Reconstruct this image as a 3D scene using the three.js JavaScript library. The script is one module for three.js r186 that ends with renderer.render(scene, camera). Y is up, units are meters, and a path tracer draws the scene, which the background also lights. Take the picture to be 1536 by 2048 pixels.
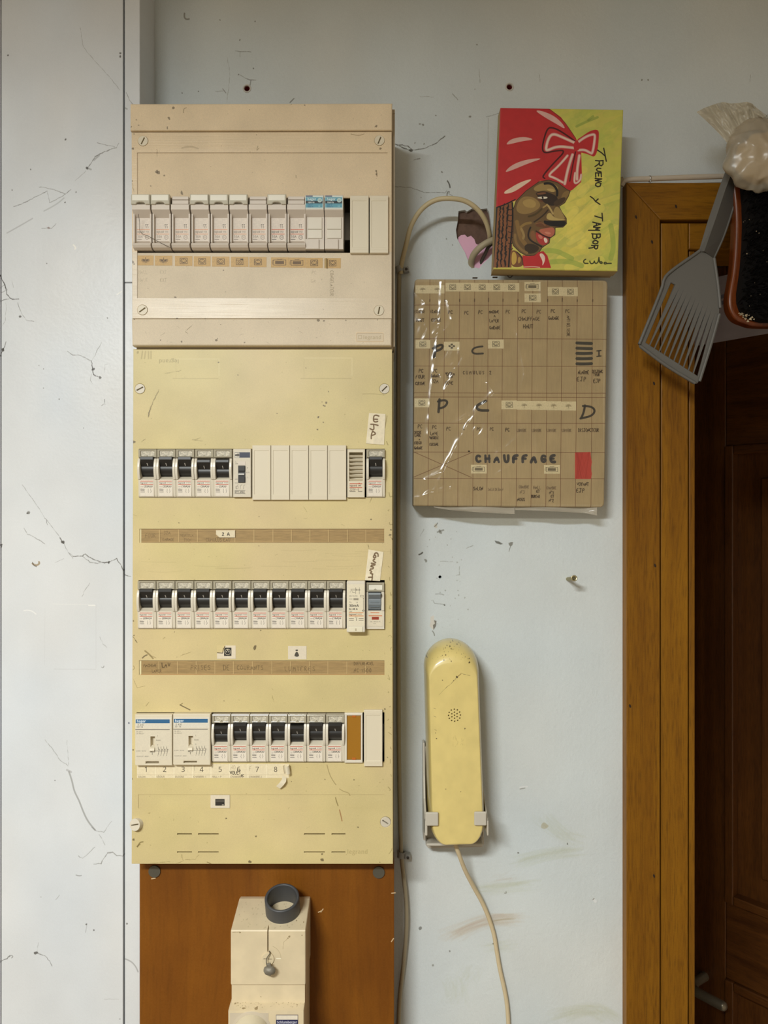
import * as THREE from 'three';
import { RoundedBoxGeometry } from 'three/addons/geometries/RoundedBoxGeometry.js';
import { mergeGeometries, mergeVertices, toCreasedNormals } from 'three/addons/utils/BufferGeometryUtils.js';
import { RectAreaLightUniformsLib } from 'three/addons/lights/RectAreaLightUniformsLib.js';
import { Brush, Evaluator, SUBTRACTION } from 'three-bvh-csg';

// ---------------------------------------------------------------- camera, light, exposure
const EYE = 1.78, ZC = 0.794, F = 1540;                 // camera height, distance to the plaster wall, focal length for a 1536 x 2048 frame
const scene = new THREE.Scene();
scene.background = new THREE.Color(0x000000);
const camera = new THREE.PerspectiveCamera(2 * Math.atan(1024 / F) * 180 / Math.PI, 0.75, 0.02, 20);
camera.position.set(0, EYE, ZC);
camera.lookAt(0, EYE, 0);
const renderer = new THREE.WebGLRenderer();
renderer.toneMapping = THREE.LinearToneMapping;
renderer.toneMappingExposure = 1.0;
renderer.shadowMap.enabled = true;
RectAreaLightUniformsLib.init();
const LAMP = { x: -0.44, y: EYE + 0.54, z: 1.30, w: 0.44, d: 0.15, power: 171 };
const lampLight = new THREE.RectAreaLight(new THREE.Color().setRGB(0.94, 0.97, 0.95), LAMP.power, LAMP.w, LAMP.d);
lampLight.position.set(LAMP.x, LAMP.y - 0.004, LAMP.z);
lampLight.lookAt(LAMP.x, 0, LAMP.z);
lampLight.castShadow = true;
scene.add(lampLight);

// ---------------------------------------------------------------- helpers
const X = (px, z) => (px - 768) * (ZC - z) / F;
const Y = (py, z) => EYE - (py - 1024) * (ZC - z) / F;
const S = (z) => (ZC - z) / F;                          // metres per photo pixel on the plane at depth z
const P = (px, py, z) => new THREE.Vector3(X(px, z), Y(py, z), z);
let seed = 7;
const rnd = () => { seed = (seed * 1664525 + 1013904223) >>> 0; return seed / 4294967296; };
const names = new Map();
const numbered = (n) => { const k = names.get(n) ?? 0; names.set(n, k + 1); return k ? `${n}_${String(k).padStart(3, '0')}` : n; };
function part(name, geo, mat, parent) {
  const m = new THREE.Mesh(geo, mat); m.name = name; m.castShadow = m.receiveShadow = true; parent.add(m); return m;
}
function tag(o, label, category, group, kind) {
  o.userData.label = label; if (category) o.userData.category = category; if (group) o.userData.group = group; if (kind) o.userData.kind = kind; return o;
}
function thing(name, label, category, group) { const g = new THREE.Group(); g.name = numbered(name); scene.add(g); return tag(g, label, category, group); }
function single(name, geo, mat, label, category, group) { return tag(part(numbered(name), geo, mat, scene), label, category, group); }
function struct(name, geo, mat, label) { const m = part(name, geo, mat, scene); m.userData.kind = 'structure'; m.userData.label = label; return m; }
// parts are built where they stand; settle() moves the group's origin to the thing's base
function settle(g) {
  const b = new THREE.Box3().setFromObject(g), c = new THREE.Vector3((b.min.x + b.max.x) / 2, b.min.y, b.min.z);
  for (const k of g.children) k.position.sub(c);
  g.position.copy(c); return g;
}
const box = (x0, x1, y0, y1, z0, z1) => new THREE.BoxGeometry(Math.abs(x1 - x0), Math.abs(y1 - y0), Math.abs(z1 - z0)).translate((x0 + x1) / 2, (y0 + y1) / 2, (z0 + z1) / 2);
function rbox(x0, x1, y0, y1, z0, z1, r = 0.0008, seg = 2) {
  const w = Math.abs(x1 - x0), h = Math.abs(y1 - y0), d = Math.abs(z1 - z0);
  return new RoundedBoxGeometry(w, h, d, seg, Math.min(r, w / 2.01, h / 2.01, d / 2.01)).translate((x0 + x1) / 2, (y0 + y1) / 2, (z0 + z1) / 2);
}
const pbox = (a, b, c, d, zf, depth, r) => (r ? rbox : box)(X(a, zf), X(b, zf), Y(d, zf), Y(c, zf), zf - depth, zf, r);
function poly(pts) { const s = new THREE.Shape(); pts.forEach(([x, y], i) => (i ? s.lineTo(x, y) : s.moveTo(x, y))); s.closePath(); return s; }
const rectPath = (x0, x1, y0, y1) => { const p = new THREE.Path(); p.moveTo(x0, y0); p.lineTo(x0, y1); p.lineTo(x1, y1); p.lineTo(x1, y0); p.closePath(); return p; };
const prect = (a, b, c, d, z) => rectPath(X(a, z), X(b, z), Y(d, z), Y(c, z));
const ppoly = (pts, z) => poly(pts.map(([a, b]) => [X(a, z), Y(b, z)]));
function clean(shape) {                                 // drops doubled points, which would leave slivers in the caps
  const u = (q) => q.filter((p, i) => { const n = q[(i + 1) % q.length]; return Math.hypot(p.x - n.x, p.y - n.y) > 1e-7; }), s = new THREE.Shape(u(shape.getPoints(14)));
  for (const h of shape.holes) s.holes.push(new THREE.Path(u(h.getPoints(14)))); return s;
}
function slab(shape, zf, depth, bevel = 0, seg = 2) {   // front face at zf
  shape = clean(shape);
  const g = new THREE.ExtrudeGeometry(shape, bevel ? { depth: depth - 2 * bevel, bevelEnabled: true, bevelThickness: bevel, bevelSize: bevel, bevelOffset: -bevel, bevelSegments: seg, curveSegments: 16 } : { depth, bevelEnabled: false, curveSegments: 16 });
  return g.translate(0, 0, zf - depth + bevel);
}
function side(prof, x0, x1, bevel = 0) {                 // profile of [y, z] points swept along x
  const s = poly(prof.map(([y, z]) => [-z, y])), w = x1 - x0;
  const g = new THREE.ExtrudeGeometry(s, bevel ? { depth: w - 2 * bevel, bevelEnabled: true, bevelThickness: bevel, bevelSize: bevel, bevelOffset: -bevel, bevelSegments: 1 } : { depth: w, bevelEnabled: false });
  return g.rotateY(Math.PI / 2).translate(x0 + bevel, 0, 0);
}
function flatUV(g, x0, x1, y0, y1) {
  const p = g.attributes.position, u = new Float32Array(p.count * 2);
  for (let i = 0; i < p.count; i++) { u[2 * i] = (p.getX(i) - x0) / (x1 - x0); u[2 * i + 1] = (p.getY(i) - y0) / (y1 - y0); }
  g.setAttribute('uv', new THREE.BufferAttribute(u, 2)); return g;
}
const pUV = (g, a, b, c, d, z) => flatUV(g, X(a, z), X(b, z), Y(d, z), Y(c, z));
const ownUV = (g) => { g.computeBoundingBox(); const b = g.boundingBox; return flatUV(g, b.min.x, b.max.x, b.min.y, b.max.y); };
function metreUV(g, along = 'y') {                       // uv in metres on every face, grain along one axis
  g = g.index ? g.toNonIndexed() : g; g.computeVertexNormals();
  const p = g.attributes.position, n = g.attributes.normal, u = new Float32Array(p.count * 2);
  for (let i = 0; i < p.count; i++) {
    const q = [p.getX(i), p.getY(i), p.getZ(i)], m = [n.getX(i), n.getY(i), n.getZ(i)].map(Math.abs);
    const k = along === 'y' ? 1 : 0, o = along === 'y' ? 0 : 1;
    u[2 * i + 1] = q[k]; u[2 * i] = m[2] >= 0.5 ? q[o] : (m[o] > 0.5 ? q[2] : q[o]);
    if (m[k] > 0.7) { u[2 * i] = q[o]; u[2 * i + 1] = q[2]; }
  }
  g.setAttribute('uv', new THREE.BufferAttribute(u, 2)); return g;
}
function tube(pts, r, seg = 60, rad = 10) { return new THREE.TubeGeometry(new THREE.CatmullRomCurve3(pts, false, 'centripetal'), seg, r, rad, false); }
function lathe(pts, seg = 28) { return new THREE.LatheGeometry(pts.map(([r, y]) => new THREE.Vector2(r, y)), seg); }
// slotted screw head: a disc with a real slot through it and a floor below; faces +z, millimetre-sized parts in metres
function slottedHead(r, lift, depth, ang, width = 0.0011, len = 0.74) {
  const s = new THREE.Shape(); s.absarc(0, 0, r, 0, Math.PI * 2); const c = Math.cos(ang), n = Math.sin(ang), q = [[-width / 2, -r * len], [-width / 2, r * len], [width / 2, r * len], [width / 2, -r * len]].map(([x, y]) => new THREE.Vector2(x * c - y * n, x * n + y * c)); s.holes.push(new THREE.Path(q));
  const f = new THREE.Shape(); f.absarc(0, 0, r * 0.98, 0, Math.PI * 2); return mergeGeometries([slab(s, lift, lift + depth, 0.0002, 2), slab(f, -depth, 0.001)]);
}
const disc = (a, b, r, z) => { const h = new THREE.Path(); h.absarc(X(a, z), Y(b, z), r, 0, Math.PI * 2); return h; };
const ordinals = ['first', 'second', 'third', 'fourth', 'fifth', 'sixth', 'seventh', 'eighth', 'ninth', 'tenth', 'eleventh', 'twelfth'];

// ---------------------------------------------------------------- noise and canvases
const hash = (i, j, s) => { let h = Math.imul(i, 374761393) ^ Math.imul(j, 668265263) ^ Math.imul(s, 2147483647); h = Math.imul(h ^ (h >>> 13), 1274126177); return ((h ^ (h >>> 16)) >>> 0) / 4294967296; };
function vnoise(x, y, s) {
  const i = Math.floor(x), j = Math.floor(y), fx = x - i, fy = y - j, u = fx * fx * (3 - 2 * fx), v = fy * fy * (3 - 2 * fy);
  return (hash(i, j, s) * (1 - u) + hash(i + 1, j, s) * u) * (1 - v) + (hash(i, j + 1, s) * (1 - u) + hash(i + 1, j + 1, s) * u) * v;
}
const fbm = (x, y, s, o = 4) => { let a = 0, w = 0.5, t = 0; for (let k = 0; k < o; k++) { a += w * vnoise(x, y, s + k); t += w; w *= 0.5; x *= 2.03; y *= 2.03; } return a / t; };
function canvas(w, h, fill) { const c = document.createElement('canvas'); c.width = Math.round(w); c.height = Math.round(h); const g = c.getContext('2d'); if (fill) { g.fillStyle = fill; g.fillRect(0, 0, c.width, c.height); } g.lineCap = 'round'; g.lineJoin = 'round'; return g; }
function texture(g, srgb = true) { const t = new THREE.CanvasTexture(g.canvas); if (srgb) t.colorSpace = THREE.SRGBColorSpace; t.magFilter = THREE.LinearFilter; return t; }
function mottle(g, f) {                                  // multiplies every pixel by f(x, y) -> factor or [r, g, b]
  const w = g.canvas.width, h = g.canvas.height, im = g.getImageData(0, 0, w, h), d = im.data;
  for (let y = 0, i = 0; y < h; y++) for (let x = 0; x < w; x++, i += 4) { const m = f(x, y); if (m.length) { d[i] *= m[0]; d[i + 1] *= m[1]; d[i + 2] *= m[2]; } else { d[i] *= m; d[i + 1] *= m; d[i + 2] *= m; } }
  g.putImageData(im, 0, 0);
}
function noiseTex(w, h, f, repeat) {                     // grey texture for bump or roughness
  const d = new Uint8Array(w * h * 4);
  for (let y = 0, i = 0; y < h; y++) for (let x = 0; x < w; x++, i += 4) { d[i] = d[i + 1] = d[i + 2] = Math.max(0, Math.min(255, f(x, y) * 255)); d[i + 3] = 255; }
  const t = new THREE.DataTexture(d, w, h); t.magFilter = THREE.LinearFilter; t.wrapS = t.wrapT = THREE.MirroredRepeatWrapping; if (repeat) t.repeat.set(repeat, repeat); t.needsUpdate = true; return t;
}
const line = (g, pts, w, col) => { g.strokeStyle = col; g.lineWidth = w; g.beginPath(); pts.forEach(([x, y], i) => (i ? g.lineTo(x, y) : g.moveTo(x, y))); g.stroke(); };
const fillPoly = (g, pts, col) => { g.fillStyle = col; g.beginPath(); pts.forEach(([x, y], i) => (i ? g.lineTo(x, y) : g.moveTo(x, y))); g.closePath(); g.fill(); };
function blob(g, pts, col) {                             // closed smooth outline
  g.fillStyle = col; g.beginPath(); const n = pts.length, m = (a, b) => [(a[0] + b[0]) / 2, (a[1] + b[1]) / 2];
  g.moveTo(...m(pts[n - 1], pts[0])); for (let i = 0; i < n; i++) g.quadraticCurveTo(...pts[i], ...m(pts[i], pts[(i + 1) % n])); g.fill();
}
function stroke(g, pts, w, col) {                        // smooth open stroke
  g.strokeStyle = col; g.lineWidth = w; g.beginPath(); g.moveTo(...pts[0]);
  for (let i = 1; i < pts.length - 1; i++) g.quadraticCurveTo(...pts[i], (pts[i][0] + pts[i + 1][0]) / 2, (pts[i][1] + pts[i + 1][1]) / 2);
  g.lineTo(...pts[pts.length - 1]); g.stroke();
}
function crack(g, pts, w, col, rough = 1.5) {             // wiry thread of dust or a hairline crack
  const q = []; for (let i = 0; i < pts.length - 1; i++) { const [ax, ay] = pts[i], [bx, by] = pts[i + 1], n = Math.max(2, Math.round(Math.hypot(bx - ax, by - ay) / 5)); for (let k = 0; k < n; k++) q.push([ax + (bx - ax) * k / n + (rnd() - 0.5) * rough, ay + (by - ay) * k / n + (rnd() - 0.5) * rough]); }
  q.push(pts[pts.length - 1]);
  for (let i = 0; i < q.length - 1; i++) line(g, [q[i], q[i + 1]], w * (0.35 + 0.8 * rnd()), col);
}
function speck(g, x, y, r, col) { const p = []; for (let k = 0; k < 7; k++) { const a = k / 7 * 6.283, q = r * (0.5 + rnd()); p.push([x + q * Math.cos(a) * (0.6 + rnd() * 0.8), y + q * Math.sin(a)]); } blob(g, p, col); }
// single-stroke capitals for everything written by hand
const FONT = {}; `A 0,1 .35,0 .7,1|.14,.62 .56,.62
B 0,0 0,1|0,0 .5,.05 .55,.25 .4,.46 0,.48|.4,.48 .65,.6 .62,.9 .4,1 0,1
C .62,.14 .4,0 .12,.12 0,.5 .12,.88 .4,1 .64,.86
D 0,0 0,1|0,0 .4,.05 .65,.4 .58,.8 .3,1 0,1
E .6,0 0,0 0,1 .6,1|0,.5 .46,.48
F .62,0 0,0 0,1|0,.5 .46,.48
G .62,.14 .38,0 .1,.12 0,.5 .12,.9 .4,1 .62,.86 .62,.55 .36,.55
H 0,0 0,1|.62,0 .62,1|0,.5 .62,.48
I .12,0 .12,1
J .5,0 .5,.8 .35,1 .12,.95 0,.78|.15,0 .7,0
L 0,0 0,1 .55,1
M 0,1 .05,0 .35,.6 .66,0 .72,1
N 0,1 0,0 .6,1 .6,0
O .34,0 .08,.15 0,.5 .08,.86 .34,1 .6,.86 .68,.5 .6,.15 .34,0
P 0,1 0,0 .42,.02 .6,.2 .5,.46 .02,.54
Q .34,0 .08,.15 0,.5 .08,.86 .34,1 .6,.86 .68,.5 .6,.15 .34,0|.45,.75 .7,1.05
R 0,1 0,0 .42,.02 .58,.2 .46,.44 .02,.5|.2,.5 .6,1
S .58,.1 .3,0 .05,.14 .1,.4 .5,.56 .6,.8 .36,1 .02,.9
T 0,0 .68,0|.34,0 .34,1
U 0,0 .02,.75 .2,1 .45,1 .6,.75 .62,0
V 0,0 .3,1 .62,0
X 0,0 .6,1|.6,0 0,1
Y 0,0 .32,.5|.64,0 .2,1
Z 0,0 .6,0 0,1 .62,1
0 .32,0 .06,.2 0,.55 .1,.9 .34,1 .56,.8 .6,.4 .5,.1 .32,0
1 .05,.25 .28,0 .28,1
2 .02,.2 .2,0 .5,.04 .56,.3 .3,.65 0,1 .6,1
3 .04,.06 .4,0 .54,.2 .25,.46 .56,.68 .4,.98 0,.95
4 .45,1 .45,0 0,.66 .65,.66
5 .56,0 .1,0 .06,.42 .4,.4 .58,.68 .38,1 0,.95
6 .5,.02 .15,.35 .02,.75 .25,1 .52,.85 .48,.56 .1,.6
7 0,0 .58,0 .2,1
8 .3,.46 .06,.25 .3,0 .54,.24 .3,.46 .02,.75 .3,1 .58,.75 .3,.46
9 .56,.4 .2,.5 .04,.24 .3,0 .56,.2 .5,.7 .2,1
+ .3,.25 .3,.8|0,.52 .6,.52
* .1,.05 .2,0 .28,.1 .18,.2 .1,.05`.split('\n').forEach((l) => { const k = l.indexOf(' '); FONT[l.slice(0, k)] = l.slice(k + 1).split('|').map((s) => s.split(' ').map((p) => p.split(',').map(Number))); });
function hand(g, text, x, y, h, { w = h * 0.12, col = '#40362a', angle = 0, spread = 1, wide = 0.75, shake = 0.07 } = {}) {   // (x, y) is the top left corner
  const c = Math.cos(angle), s = Math.sin(angle); let at = 0;
  for (const ch of text) {
    const gl = FONT[ch], tilt = (rnd() - 0.5) * 0.12;
    if (gl) for (const st of gl) stroke(g, (st.length < 3 ? [st[0], [(st[0][0] + st[1][0]) / 2, (st[0][1] + st[1][1]) / 2], st[1]] : st).map(([a, b]) => { const lx = at + (a + b * tilt + (rnd() - 0.5) * shake) * h * wide, ly = (b + (rnd() - 0.5) * shake) * h; return [x + lx * c - ly * s, y + lx * s + ly * c]; }), w * (0.8 + rnd() * 0.35), col);
    at += (gl ? Math.max(0.35, Math.max(...gl.flat().map((p) => p[0]))) + 0.26 : 0.5) * h * wide * spread;
  }
}
const mat = (o) => new THREE.MeshPhysicalMaterial({ roughness: 0.6, ...o });
const lin = (r, g, b) => new THREE.Color().setRGB(r, g, b);

// ---------------------------------------------------------------- plaster wall with its holes
const ZL = 0.049, ZB = 0.051, ZU = 0.079, ZP = 0.073;     // planes: boxed-in left wall, plywood board, upper cover, lower cover
const HEADY = Y(372, 0.012), DOORX = X(1384, 0), FLOOR = 0, CEIL = 2.47, RX0 = -1.25, RX1 = 1.75, RZ = 2.9;
const orange = noiseTex(256, 256, (x, y) => 0.35 * fbm(x / 7, y / 7, 11, 3) + 0.45 * fbm(x / 22, y / 30, 12, 3) + 0.2 * fbm(x / 60, y / 60, 13, 2));
{
  const g = canvas(1632, 2048, '#d8dede');
  g.setTransform(1.6, 0, 0, 0.98, -270 * 1.6, 20 * 0.98);
  const dirt = (a) => `rgba(86,80,66,${a})`, dark = (a) => `rgba(52,48,38,${a})`;
  // scuffs, threads of cobweb, chips and stains
  crack(g, [[790, 288], [815, 292], [826, 300], [848, 297], [870, 288], [890, 272]], 1.4, dark(0.75)); crack(g, [[790, 288], [822, 302]], 2.4, dark(0.6)); speck(g, 822, 301, 4, dark(0.7));
  crack(g, [[790, 373], [820, 375], [848, 384], [890, 386], [894, 380]], 1, dark(0.5)); stroke(g, [[894, 393], [894, 383], [899, 384]], 2, dark(0.5)); crack(g, [[895, 386], [910, 395]], 0.9, dark(0.4));
  stroke(g, [[895, 362], [899, 368], [900, 375]], 2.6, dark(0.7)); speck(g, 884, 344, 2, dark(0.6)); crack(g, [[828, 320], [840, 317]], 1.6, dark(0.5));
  line(g, [[978, 236], [976, 410]], 1.1, 'rgba(225,226,224,0.55)'); line(g, [[976.6, 236], [974.6, 410]], 0.8, dirt(0.35)); crack(g, [[973, 234], [1000, 226]], 1, dark(0.4));
  for (const [x, y, r] of [[840, 248, 2], [846, 250, 2], [940, 233, 2.4], [872, 231, 1.5], [830, 286, 1.5], [893, 478, 1.5], [848, 288, 1.6], [954, 89, 1.6], [1284, 160, 2], [950, 178, 1.2], [1445, 85, 2], [905, 490, 1.2], [842, 395, 1.2]]) speck(g, x, y, r, dirt(0.55));
  crack(g, [[958, 138], [960, 165]], 1, dirt(0.35)); crack(g, [[905, 188], [916, 200]], 1.6, dirt(0.5)); crack(g, [[840, 193], [868, 194]], 1, dirt(0.3)); crack(g, [[1079, 150], [1080, 163]], 0.9, dirt(0.3));
  stroke(g, [[369, 27], [368, 34], [372, 39], [378, 38]], 3, dirt(0.5)); crack(g, [[470, 102], [502, 104]], 1, dark(0.5)); line(g, [[480, 104], [480, 114]], 0.7, dark(0.4)); crack(g, [[455, 115], [460, 150], [454, 205]], 0.8, dirt(0.35));
  crack(g, [[477, 149], [500, 160], [512, 160]], 1.1, dark(0.5)); line(g, [[502, 160], [499, 176]], 1.4, dark(0.5)); crack(g, [[430, 183], [446, 182]], 1, dirt(0.4)); crack(g, [[445, 178], [452, 186]], 1.6, dirt(0.5)); line(g, [[580, 205], [588, 197]], 2, dark(0.5));
  for (const [x, y] of [[477, 149], [507, 137], [364, 186], [480, 80], [397, 183], [510, 43], [440, 40]]) speck(g, x, y, 1.5, dark(0.6));
  // below the diagram box
  speck(g, 871, 1050, 5, 'rgba(212,206,190,0.9)'); stroke(g, [[869, 1053], [873, 1050], [875, 1046]], 1.6, dark(0.55)); speck(g, 880, 1063, 4, dirt(0.5)); stroke(g, [[875, 1064], [887, 1060]], 3, dirt(0.45));
  stroke(g, [[838, 1109], [842, 1108], [845, 1105]], 2.6, dark(0.8)); speck(g, 852, 1121, 3.5, dirt(0.5)); crack(g, [[840, 1072], [848, 1058]], 1, dirt(0.4)); crack(g, [[880, 1123], [906, 1123]], 0.9, dirt(0.35)); crack(g, [[919, 1133], [919, 1150], [912, 1151]], 0.9, dirt(0.45));
  fillPoly(g, [[989, 1081], [998, 1083], [1006, 1088], [1001, 1089], [992, 1086]], dark(0.6)); fillPoly(g, [[1017, 1086], [1022, 1084], [1026, 1084], [1025, 1090], [1021, 1093], [1018, 1090]], 'rgba(120,118,108,0.8)'); crack(g, [[1021, 1093], [1018, 1103]], 1.4, dark(0.5)); crack(g, [[932, 1097], [946, 1091]], 1.2, dirt(0.4));
  crack(g, [[866, 1201], [870, 1207], [887, 1209]], 1, dark(0.45)); stroke(g, [[871, 1188], [880, 1187], [888, 1190]], 1.1, dark(0.4)); speck(g, 889, 1210, 2, dark(0.6));
  // chipped plaster above the handset
  fillPoly(g, [[861, 1233], [868, 1231], [868, 1240], [873, 1243], [871, 1252], [866, 1259], [859, 1252], [861, 1243]], 'rgba(222,216,204,0.95)'); fillPoly(g, [[868, 1240], [873, 1242], [872, 1252], [867, 1260], [866, 1250], [870, 1247]], dark(0.55)); stroke(g, [[865, 1262], [868, 1266], [869, 1271]], 2, dirt(0.5));
  for (let k = 0; k < 26; k++) speck(g, 850 + rnd() * 90, 1060 + rnd() * 200, 0.8 + rnd(), dirt(0.3));
  // brown grease streaks low on the wall
  const stain = (pts, a, n = 9) => { for (let k = 0; k < n * 5; k++) { const ox = (rnd() - 0.5) * 46, oy = (rnd() - 0.5) * 22; stroke(g, pts.map(([x, y]) => [x + ox + (rnd() - 0.5) * 18, y + oy + (rnd() - 0.5) * 7]), 1 + rnd() * 5, `rgba(158,140,90,${a * 0.38})`); } };
  stain([[905, 1872], [940, 1852], [985, 1838], [1030, 1838]], 0.07, 14); stain([[1040, 1722], [1090, 1708], [1150, 1702]], 0.05, 10); stain([[1090, 1640], [1120, 1672], [1148, 1680]], 0.05, 9); stain([[965, 1780], [1010, 1775], [1060, 1768]], 0.045, 9);
  stain([[985, 1895], [1020, 1890]], 0.06, 8); stain([[910, 1962], [914, 1980], [912, 2000]], 0.05, 8); stain([[946, 1940], [942, 1960]], 0.05, 5); stain([[1120, 2030], [1180, 2010], [1220, 2035]], 0.05, 12); stain([[1000, 1755], [1018, 1752]], 0.09, 3);
  for (let q = 0; q < 8; q++) stroke(g, [[975 + rnd() * 12, 1842 + rnd() * 3], [1005, 1837 + rnd() * 3], [1018 + rnd() * 14, 1836 + rnd() * 3]], 1 + rnd(), 'rgba(150,128,78,0.09)'); speck(g, 1090, 1652, 6, 'rgba(160,140,90,0.35)'); speck(g, 1135, 1687, 2, dark(0.6)); speck(g, 1036, 1705, 1.6, dark(0.6)); speck(g, 840, 1856, 3, dark(0.45)); speck(g, 900, 1902, 2, dark(0.4)); speck(g, 866, 1930, 2, dirt(0.4)); speck(g, 988, 1886, 2.4, dark(0.7));
  stroke(g, [[1040, 1575], [1048, 1573], [1054, 1573]], 3, 'rgba(236,238,238,0.8)'); stroke(g, [[1040, 1578], [1050, 1576]], 1.4, dirt(0.5)); stroke(g, [[1188, 1800], [1191, 1803]], 5, 'rgba(236,238,238,0.8)'); stroke(g, [[1186, 1799], [1188, 1797]], 2, dirt(0.5)); stroke(g, [[1009, 1786], [1013, 1787], [1012, 1783]], 1.6, dirt(0.5));
  for (let k = 0; k < 60; k++) crack(g, [[830 + rnd() * 410, 1050 + rnd() * 950], [0, 0]].map(([x, y], i, a) => (i ? [a[0][0] + (rnd() - 0.5) * 6, a[0][1] + 6 + rnd() * 40] : [x, y])), 0.6, 'rgba(232,234,234,0.25)', 0.8);
  // ragged white filler beside the door frame
  for (let y = 360; y < 2060; y += 5) { const w = 3 + 5 * vnoise(y / 40, 1, 5) * (vnoise(y / 13, 4, 6) > 0.35 ? 1 : 0.2); fillPoly(g, [[1262 - w, y], [1275, y], [1275, y + 5], [1262 - w, y + 5]], 'rgba(226,224,216,0.8)'); }
  mottle(g, (x, y) => { const n = 0.955 + 0.07 * fbm(x / 210, y / 150, 31, 3) + 0.03 * (hash(x, y, 3) - 0.5), w = 0.035 * (fbm(x / 320, y / 240, 77, 2) - 0.5); return [n * (1 + w), n, n * (1 - w)]; });
  const wallTex = texture(g); wallTex.wrapS = wallTex.wrapT = THREE.MirroredRepeatWrapping; const wallMat = mat({ map: wallTex, roughness: 0.5, bumpMap: orange.clone(), bumpScale: 0.00045 });
  wallMat.bumpMap.repeat.set(7, 14);
  const s = poly([[RX0, FLOOR], [RX1, FLOOR], [RX1, CEIL], [RX0, CEIL]]);
  s.holes.push(rectPath(DOORX - 0.03, DOORX + 0.80, FLOOR + 0.001, HEADY - 0.02));
  const ragged = [[917, 422], [930, 420], [934, 423], [944, 417], [962, 418], [974, 417], [978, 424], [981, 440], [983, 470], [992, 490], [986, 505], [976, 518], [965, 528], [958, 537], [951, 535], [943, 537], [936, 521], [930, 505], [921, 490], [914, 476], [912, 460], [916, 440]];
  s.holes.push(new THREE.Path(ragged.map(([a, b]) => new THREE.Vector2(X(a, 0), Y(b, 0)))));
  for (const [a, b, r] of [[494, 177, 0.0038], [1019, 174, 0.0038], [880, 1154, 0.0016]]) { const h = new THREE.Path(); h.absarc(X(a, 0), Y(b, 0), r, 0, Math.PI * 2); s.holes.push(h); }
  struct('wall_back', pUV(slab(s, 0, 0.10), 270, 1290, -20, 2070, 0), wallMat, 'pale blue painted plaster wall with cracks and grease streaks');
  // broken hole: brown masonry behind, torn pink layer in its lower half
  const hole = thing('wall_hole', 'ragged hole in the plaster showing brown masonry and pink layer, behind the looped cable', 'wall hole');
  const br = canvas(256, 256, '#6b5448'); mottle(br, (x, y) => 0.86 + 0.28 * fbm(x / 14, y / 14, 41, 4)); 
  part('masonry', ownUV(pbox(880, 1020, 395, 560, -0.0045, 0.02)), mat({ map: texture(br), roughness: 0.95 }), hole);
  part('pink_layer', slab(ppoly([[917, 474], [922, 470], [930, 469], [935, 474], [942, 471], [949, 478], [952, 487], [956, 489], [960, 486], [968, 492], [985, 490], [990, 505], [975, 525], [958, 545], [942, 545], [930, 520], [915, 490]], -0.002), -0.0022, 0.0023, 0.0003), mat({ color: lin(0.86, 0.50, 0.66), roughness: 0.9 }), hole);
  settle(hole);
  for (const [a, b, l] of [[494, 177, 'white wall plug with a dark red bore above the upper fuse board'], [1019, 174, 'white wall plug with a dark red bore above the red and yellow painting']]) {
    const p = thing('wall_plug', l, 'wall plug'), r = 0.0034;
    part('collar', lathe([[0.0028, -0.012], [0.0028, 0.0002], [0.0034, 0.0006], [0.0042, 0.0004], [0.0044, 0.0001], [0.0036, -0.0005]]).rotateX(Math.PI / 2).translate(X(a, 0), Y(b, 0), 0), mat({ color: lin(0.62, 0.58, 0.52), roughness: 0.6 }), p);
    part('bore', lathe([[0.0001, -0.008], [0.0026, -0.0075], [0.0027, -0.001]]).rotateX(Math.PI / 2).translate(X(a, 0), Y(b, 0), 0), mat({ color: lin(0.22, 0.02, 0.016), roughness: 0.5 }), p);
    settle(p);
  }
}
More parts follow.
